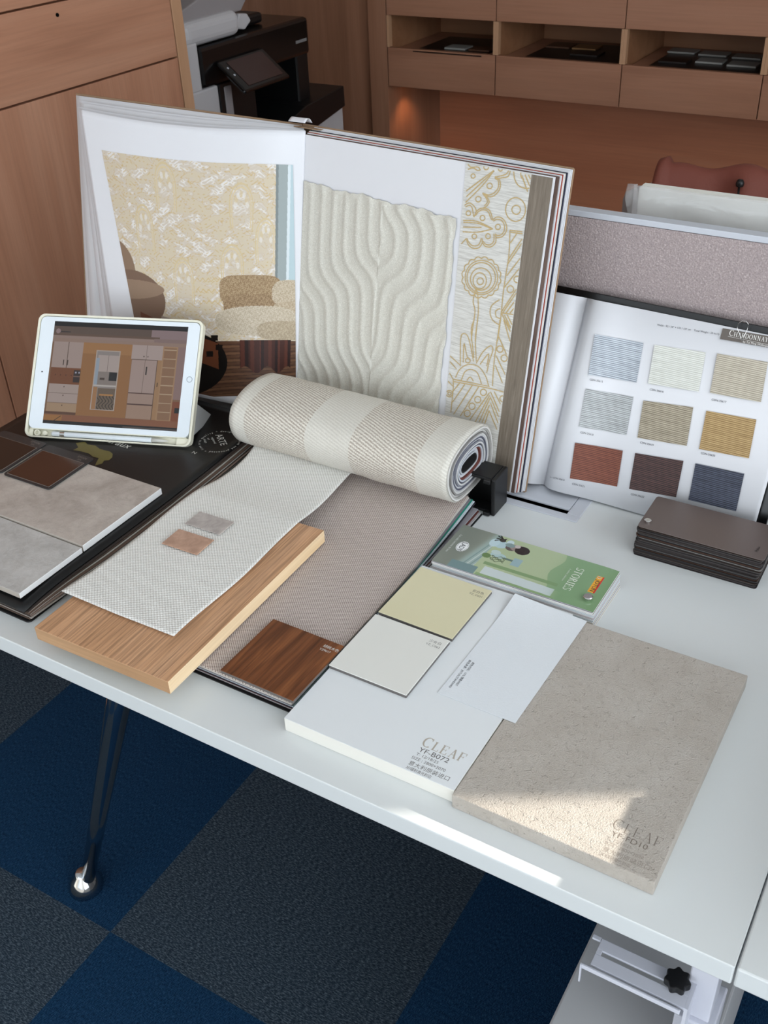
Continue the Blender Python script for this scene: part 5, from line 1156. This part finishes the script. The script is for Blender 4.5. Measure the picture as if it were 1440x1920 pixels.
# printed photograph on the curved page
def photo(U, V):
    # U: 0 left .. 1 right ; V: 0 bottom .. 1 top ; convert to page coordinates (s,t)
    T = -.44 + 1.27 * V; sl = .840 + (.896 - .840) * T / .845; sr = .035 + .04 * T / .83; S = sl + (sr - sl) * U
    c = np.zeros(U.shape + (3,))
    base = np.array([200, 189, 174.]); gold = np.array([203, 189, 160.]); wht = np.array([222, 220, 218.])
    X = (1 - S) * 8.0; Y = T * 9.0
    nz = np.sin(X * 5.1 + 1.7 * np.sin(Y * 3.3)) * np.sin(Y * 4.7 + 1.9 * np.sin(X * 2.9 + 1)) + .6 * np.sin(X * 11 + 2.2 * np.sin(Y * 7)) * np.sin(Y * 12 + 1.4 * np.sin(X * 9))
    nz2 = np.sin(X * 19 + 2 * np.sin(Y * 9)) * np.sin(Y * 23 + 2 * np.sin(X * 13))
    c[:] = base
    def put(m, col): 
        m = np.clip(m, 0, 1)[..., None]; c[:] = c * (1 - m) + np.array(col, float) * m
    put(1 / (1 + np.exp(-(nz - .25) * 9)) * .65, gold); put(1 / (1 + np.exp(-(-nz - .55) * 10)) * (nz2 > -.2) * .85, wht); put((np.abs(nz) < .07) * .55, (196, 166, 108)); put((nz2 > .72) * .5, (190, 160, 104))
    for (sx, ty) in ((.60, .70), (.30, .62), (.72, .48), (.34, .30), (.55, .22), (.20, .44)):
        dx = (S - sx) / .045; dy = (T - ty) / .11; rr = np.sqrt(dx ** 2 + np.maximum(dy, 0) ** 2 + (np.minimum(dy, 0) * .3) ** 2)
        put(((rr < 1.0) & (dy > -1.0)) * .35, base); put((np.abs(rr - 1.0) < .05) & (dy > -1.2), (202, 184, 146)); put((np.abs(rr - .82) < .04) & (dy > -1.1), (208, 190, 152))
        for q in range(7):
            an = q * PI / 6; put((((dx - .5 * math.cos(an)) / .16) ** 2 + ((dy - .5 * math.sin(an)) / .16) ** 2 < 1) * .55, (204, 184, 142) if q % 2 else wht)
    for q in range(3): put((np.abs(T - .06 * q - .10 - .008 * np.sin(S * 260)) < .004) * (S > .3) * (S < .5) * .6, (196, 168, 112))
    put((S > .84 - .09 * 0) * 0.0, base)
    put((S < .15) * (T > .20) * 1., (150, 160, 160)); put((S < .10) * (T > .20), (206, 216, 220)); put((S < .085) * (T > .2), (176, 196, 202)); put((np.abs(S - .15) < .006) * (T > .2), (120, 128, 128))
    # sofa at left, dark floor
    fl = -.055 - .19 * (.46 - S)
    put((T < .055 + .10 * 0 - (.80 - S) * .62) * (S > .2), (52, 34, 26))
    put(((S - .92) / .12) ** 2 + ((T - .25) / .17) ** 2 < 1, (134, 110, 90)); put(((S - .84) / .19) ** 2 + ((T - .10) / .16) ** 2 < 1, (116, 92, 76)); put((((S - .84) / .19) ** 2 + ((T - .16) / .05) ** 2 < 1), (142, 118, 98))
    # wood floor with streaks
    wf = (T < -.10 - .33 * (.45 - S) * 0 - 0.02) & (S < .50 + (-.1 - T) * .9)
    st = np.sin(T * 160 + 8 * S + 2.2 * np.sin(S * 12)) * .5 + .5
    put(wf * 1., (86, 58, 42)); put(wf * st * .6, (128, 94, 68)); put(wf * (np.sin(T * 310 + 20 * S) > .6) * .5, (50, 32, 24))
    put(((S - .56) / .19) ** 2 + ((T + .24) / .18) ** 2 < 1, (12, 9, 8))
    # dark brown hide table edge with notches
    put((T < .045 - (.80 - S) * .45) * (T > -.085 - (.80 - S) * .50) * (S < .80) * (S > .41), (96, 54, 34)); put((T < .06 - (.80 - S) * .3) * (T > .00 - (.80 - S) * .25) * (S < .68) * (S > .56), (150, 136, 126))
    for (sx, ty) in ((.425, -.10), (.405, -.155), (.45, -.19)): put((np.abs(S - sx) < .016) * (np.abs(T - ty) < .016), (20, 14, 12))
    # fluffy chair
    fz = np.sin(S * 420 + 3 * np.sin(T * 300)) * np.sin(T * 380 + 3 * np.sin(S * 350))
    def blob(sx, ty, a, b_, p, c1, c2):
        m = (np.abs((S - sx) / a) ** p + np.abs((T - ty) / b_) ** p) < 1 + .06 * fz
        put(m * 1., c1); put(m * (fz > .1) * .75, c2)
    blob(.26, .165, .135, .085, 4, (138, 112, 80), (190, 168, 134)); blob(.25, .085, .13, .06, 4, (128, 102, 72), (184, 160, 126)); blob(.07, .15, .10, .075, 3, (170, 154, 130), (214, 202, 182)); blob(.07, .03, .105, .075, 3, (166, 148, 122), (208, 194, 172)); blob(.22, -.005, .20, .085, 2.4, (176, 162, 140), (216, 206, 188)); blob(.10, -.06, .14, .055, 3, (158, 142, 118), (200, 186, 162))
    bs = (S < .315) & (S > .065) & (T < -.115) & (T > -.285 + .02 * np.cos((S - .19) * 60)) 
    put(bs * 1., (62, 30, 22)); put(bs * (np.sin(S * 150) > .3) * .6, (96, 50, 36)); put(bs * (np.sin(S * 90 + 1) > .8) * .8, (30, 14, 12))
    return c
def photofn(u, v):
    T = -.44 + 1.27 * v; sl = .840 + (.896 - .840) * T / .845; sr = .035 + .04 * T / .83
    T = max(T, tmin(sl + (sr - sl) * u) + .02 + .0001 * v)
    return PP(sl + (sr - sl) * u, T, .0010 + .0012 * max(0, u - .85) / .15)
sheet('photo_print', photofn, photo, 420, 520, painted('printed_page', 0.42, 0.35), BK)
# white label tag curling over the spine top
MB().grid(lambda u, v: (-0.030 + 0.032 * u, -0.010 + .016 * v, 0.4405 + .006 * math.sin(PI * v) + .001 * u), 6, 10, 0, 0.0004).build('label_tag', m_paper, BK, smooth=True)
MB().box(-0.014, 0.030, -0.016, 0.0, 0.4350, 0.4362).build('headband', m_tan, BK)

# ---------------------------------------------------------------- wallpaper swatch book with nine squares
G0 = (-.468, 1.165, .752)
A1 = Vector((0.99975376, 0., -0.02219033)); A3 = Vector((0.02037801, 0.39581999, 0.91810199)).normalized(); A2 = A3.cross(A1)
CB = thing('swatch_book', 'open swatch book with nine woven colour squares, leaning on the fabric screen', 'swatch book', M=frame(G0, A1, A2, A3))
MB().box(-0.165, 0.302, 0.004, 0.0075, 0.0002, 0.2745).build('cover', m_blackgloss, CB, bevel=0.001)
def pagecurve(r):
    """depth (towards reader negative) of the front page at distance r from the gutter"""
    return -0.0062 - 0.010 * math.exp(-((r - .028) / .030) ** 2) + 0.013 * math.exp(-(r / .0085) ** 2)
def rp(u, v, off=0.0): r = 0.286 * u; return (r, pagecurve(r) - off, .0015 + .2640 * v)
for q, o_ in enumerate((-.0008, -.0026, -.0044, -.0060)): MB().grid(lambda u, v: (rp(u, v)[0] + .001 * (4 - q) * u, min(.0038, rp(u, v, o_)[1]), rp(u, v)[2]), 60, 2, 0, .0004).build('page', m_paper, CB, smooth=True)
def lp(u, v, off=0.0): r = -0.150 * u; return (r, -0.004 - 0.016 * math.exp(-((-r - .030) / .034) ** 2) + .016 * math.exp(-(r / .009) ** 2) - off, .0015 + .2640 * v)
for q, o_ in enumerate((0, -.002, -.004)): MB().grid(lambda u, v: (lp(u, v)[0], min(.0038, lp(u, v, o_)[1]), lp(u, v)[2]), 60, 2, 0, .0004).build('page', m_paper, CB, smooth=True)
SQ = [[(.0282, .222), (.0922, .2236), (.0959, .1715), (.0322, .1677)], [(.1072, .2243), (.1739, .2287), (.1778, .1781), (.1113, .1736)], [(.1882, .2304), (.2510, .233), (.2559, .183), (.1921, .18)],
      [(.0336, .1486), (.0966, .1518), (.0998, .1005), (.0363, .0964)], [(.1109, .1504), (.1762, .1571), (.1807, .1064), (.1154, .1006)], [(.1936, .1567), (.2563, .1604), (.2602, .1107), (.1972, .1065)],
      [(.0362, .0739), (.1004, .0786), (.1046, .0293), (.0404, .0241)], [(.1176, .0799), (.1817, .086), (.1846, .0371), (.1215, .0307)], [(.1976, .0871), (.2600, .0900), (.2628, .0405), (.2011, .0382)]]
SCOL = [((126, 132, 142), (206, 214, 222)), ((184, 184, 176), (226, 228, 222)), ((146, 138, 122), (202, 194, 178)), ((130, 132, 132), (200, 204, 206)), ((116, 106, 88), (186, 176, 156)), ((132, 104, 62), (192, 164, 116)),
        ((86, 42, 30), (140, 82, 62)), ((28, 17, 18), (92, 62, 58)), ((26, 30, 44), (80, 86, 104))]
SN = ['pale blue grey', 'ivory', 'oatmeal', 'silver grey', 'olive beige', 'golden', 'rust', 'dark aubergine', 'navy']
def grass(c1, c2):
    k = NT('woven_grass_paper'); mp = k.coords((1, 1, 1)); sep = k.new('ShaderNodeSeparateXYZ'); k.link(mp, 'Vector', sep, 0)
    mp2 = k.coords((30, 1, 520)); n = k.noise(mp2, 1.0, 3, .7)
    def wv(ax, p, ph=None):
        m = k.new('ShaderNodeMath', operation='MULTIPLY'); m.inputs[1].default_value = 2 * PI / p; k.link(sep, ax, m, 0); s = k.new('ShaderNodeMath', operation='SINE')
        k.link(m, 0, s, 0); return s
    a = wv('Z', .0024); b_ = wv('X', .0016); mm = k.new('ShaderNodeMath', operation='MULTIPLY_ADD'); k.link(a, 0, mm, 0); mm.inputs[1].default_value = .28; k.link(n, 'Fac', mm, 2)
    m3 = k.new('ShaderNodeMath', operation='MULTIPLY_ADD'); k.link(b_, 0, m3, 0); m3.inputs[1].default_value = .08; k.link(mm, 0, m3, 2)
    r = k.ramp(m3, 0, [(.22, srgb(*c1)), (.50, srgb(*[(x + y) / 2 for x, y in zip(c1, c2)])), (.80, srgb(*c2))]); k.link(r, 'Color', k.b, 'Base Color'); k.b.inputs['Roughness'].default_value = .6
    k.bump(m3, 0, .5, .0006); return k.m
for i, (q, sc, nm) in enumerate(zip(SQ, SCOL, SN)):
    def f4(u, v, q=q):
        tl, tr, br, bl = q; x = (bl[0] * (1 - u) + br[0] * u) * (1 - v) + (tl[0] * (1 - u) + tr[0] * u) * v; z = (bl[1] * (1 - u) + br[1] * u) * (1 - v) + (tl[1] * (1 - u) + tr[1] * u) * v
        return (x, pagecurve(x) - .0010, z)
    MB().grid(f4, 14, 2, 0, .0007).build('woven_square', grass(*sc), CB, label=nm + ' woven square')
FT = lambda x, z: frame((x, pagecurve(x) - .0004, z), (1, 0, 0.055), (-.055, 0, 1), (0, -1, 0))
lab = [(.0344, .1617, '15'), (.1143, .1664, '16'), (.1952, .1719, '17'), (.0387, .0893, '18'), (.1192, .0951, '19'), (.1995, .1017, '20'), (.0439, .0172, '21'), (.1242, .0243, '22')]
for x, z, s_ in lab: text('lettering', 'CDN-356' + s_, .0037, FT(x + .001, z - .001), m_inkd, CB)
text('lettering', '•—CDN-35614', .0034, frame((.0125, pagecurve(.026) - .0008, .0175), (1, 0, .055), (-.055, 0, 1), (0, -1, 0)), m_inkd, CB)
text('lettering', 'Width : 52 / 54" × 132 / 137 cm    Total Weight : 20 oz./ly', .0034, FT(.1040, .2490), m_inkd, CB)
def lblf(u, v): x = .1866 + .098 * u; return (x, pagecurve(x) - .0004, .2487 + .0138 * v + .003 * u)
MB().grid(lblf, 8, 1, 0, .0002).build('heading_label', plain('taupe_label', srgb(92, 84, 78), .5), CB)
FT2 = lambda x, z: frame((x, pagecurve(x) - .00075, z), (1, 0, 0.03), (-.03, 0, 1), (0, -1, 0))
m_lw = plain('label_white', srgb(226, 224, 220), .5)
serif_text('lettering', 'CHARDONNAY', .0061, FT2(.1962, .2552), m_lw, CB, track=.05, sizes=[1.2] + [.92] * 9)
MB().box(.1955, .270, -.00701 - .0003, -.00701, .2538, .2541, M=Matrix.Translation((0, 0, 0))).build('underline', m_lw, CB)
text('lettering', 'by Tai Ming Wallpaper', .0036, FT2(.2150, .2502), m_lw, CB)
b = MB(); pts = [(.2135, -.0085, .2515), (.2100, -.0085, .258), (.2045, -.0085, .266), (.2040, -.009, .272), (.2080, -.009, .2762), (.2130, -.009, .2765), (.2165, -.009, .2735), (.2165, -.009, .268), (.2150, -.0085, .258), (.2145, -.0085, .2515)]
b.tube(pts, .00045, 8); b.build('wire_clip', m_steel, CB, smooth=True)

# ---------------------------------------------------------------- added binders, out of view, put here to shade the stone board's right part
t = thing('sun_blocker_binder', 'grey binder added out of view on the neighbouring desk to block the sun', 'binder', (0.22, 0.83, 0.75), 0, 'added unseen binders that block the sun')
def binder(t, h, x0=-.12, x1=.13, y0=-.25, y1=.26):
    MB().box(x0, x1, y0, y1, 0, .003).box(x0, x1, y0, y1, h - .003, h).box(x1 - .003, x1, y0, y1, .003, h - .003).build('cover', plain('binder_grey', srgb(90, 92, 96), .5), t, bevel=.0008)
    MB().box(x0 + .004, x1 - .004, y0 + .004, y1 - .004, .0031, h - .0031).build('pages', m_paper, t)
binder(t, .070)
t = thing('sun_blocker_binder', 'second grey binder added out of view on the first to block the sun', 'binder', (0.22, 0.83, 0.8202), 0, 'added unseen binders that block the sun')
binder(t, .0668)
t = thing('sun_blocker_wallet', 'small dark wallet added out of view on the binders to notch their shadow', 'wallet', (0.135, 0.815, 0.8872))  # added unseen wallet, placed to notch the edge of the binders' shadow
MB().prism(rrect(-.035, .06, -.018, .022, .004), 0, .0045).build('cover', m_black, t, bevel=.0008)
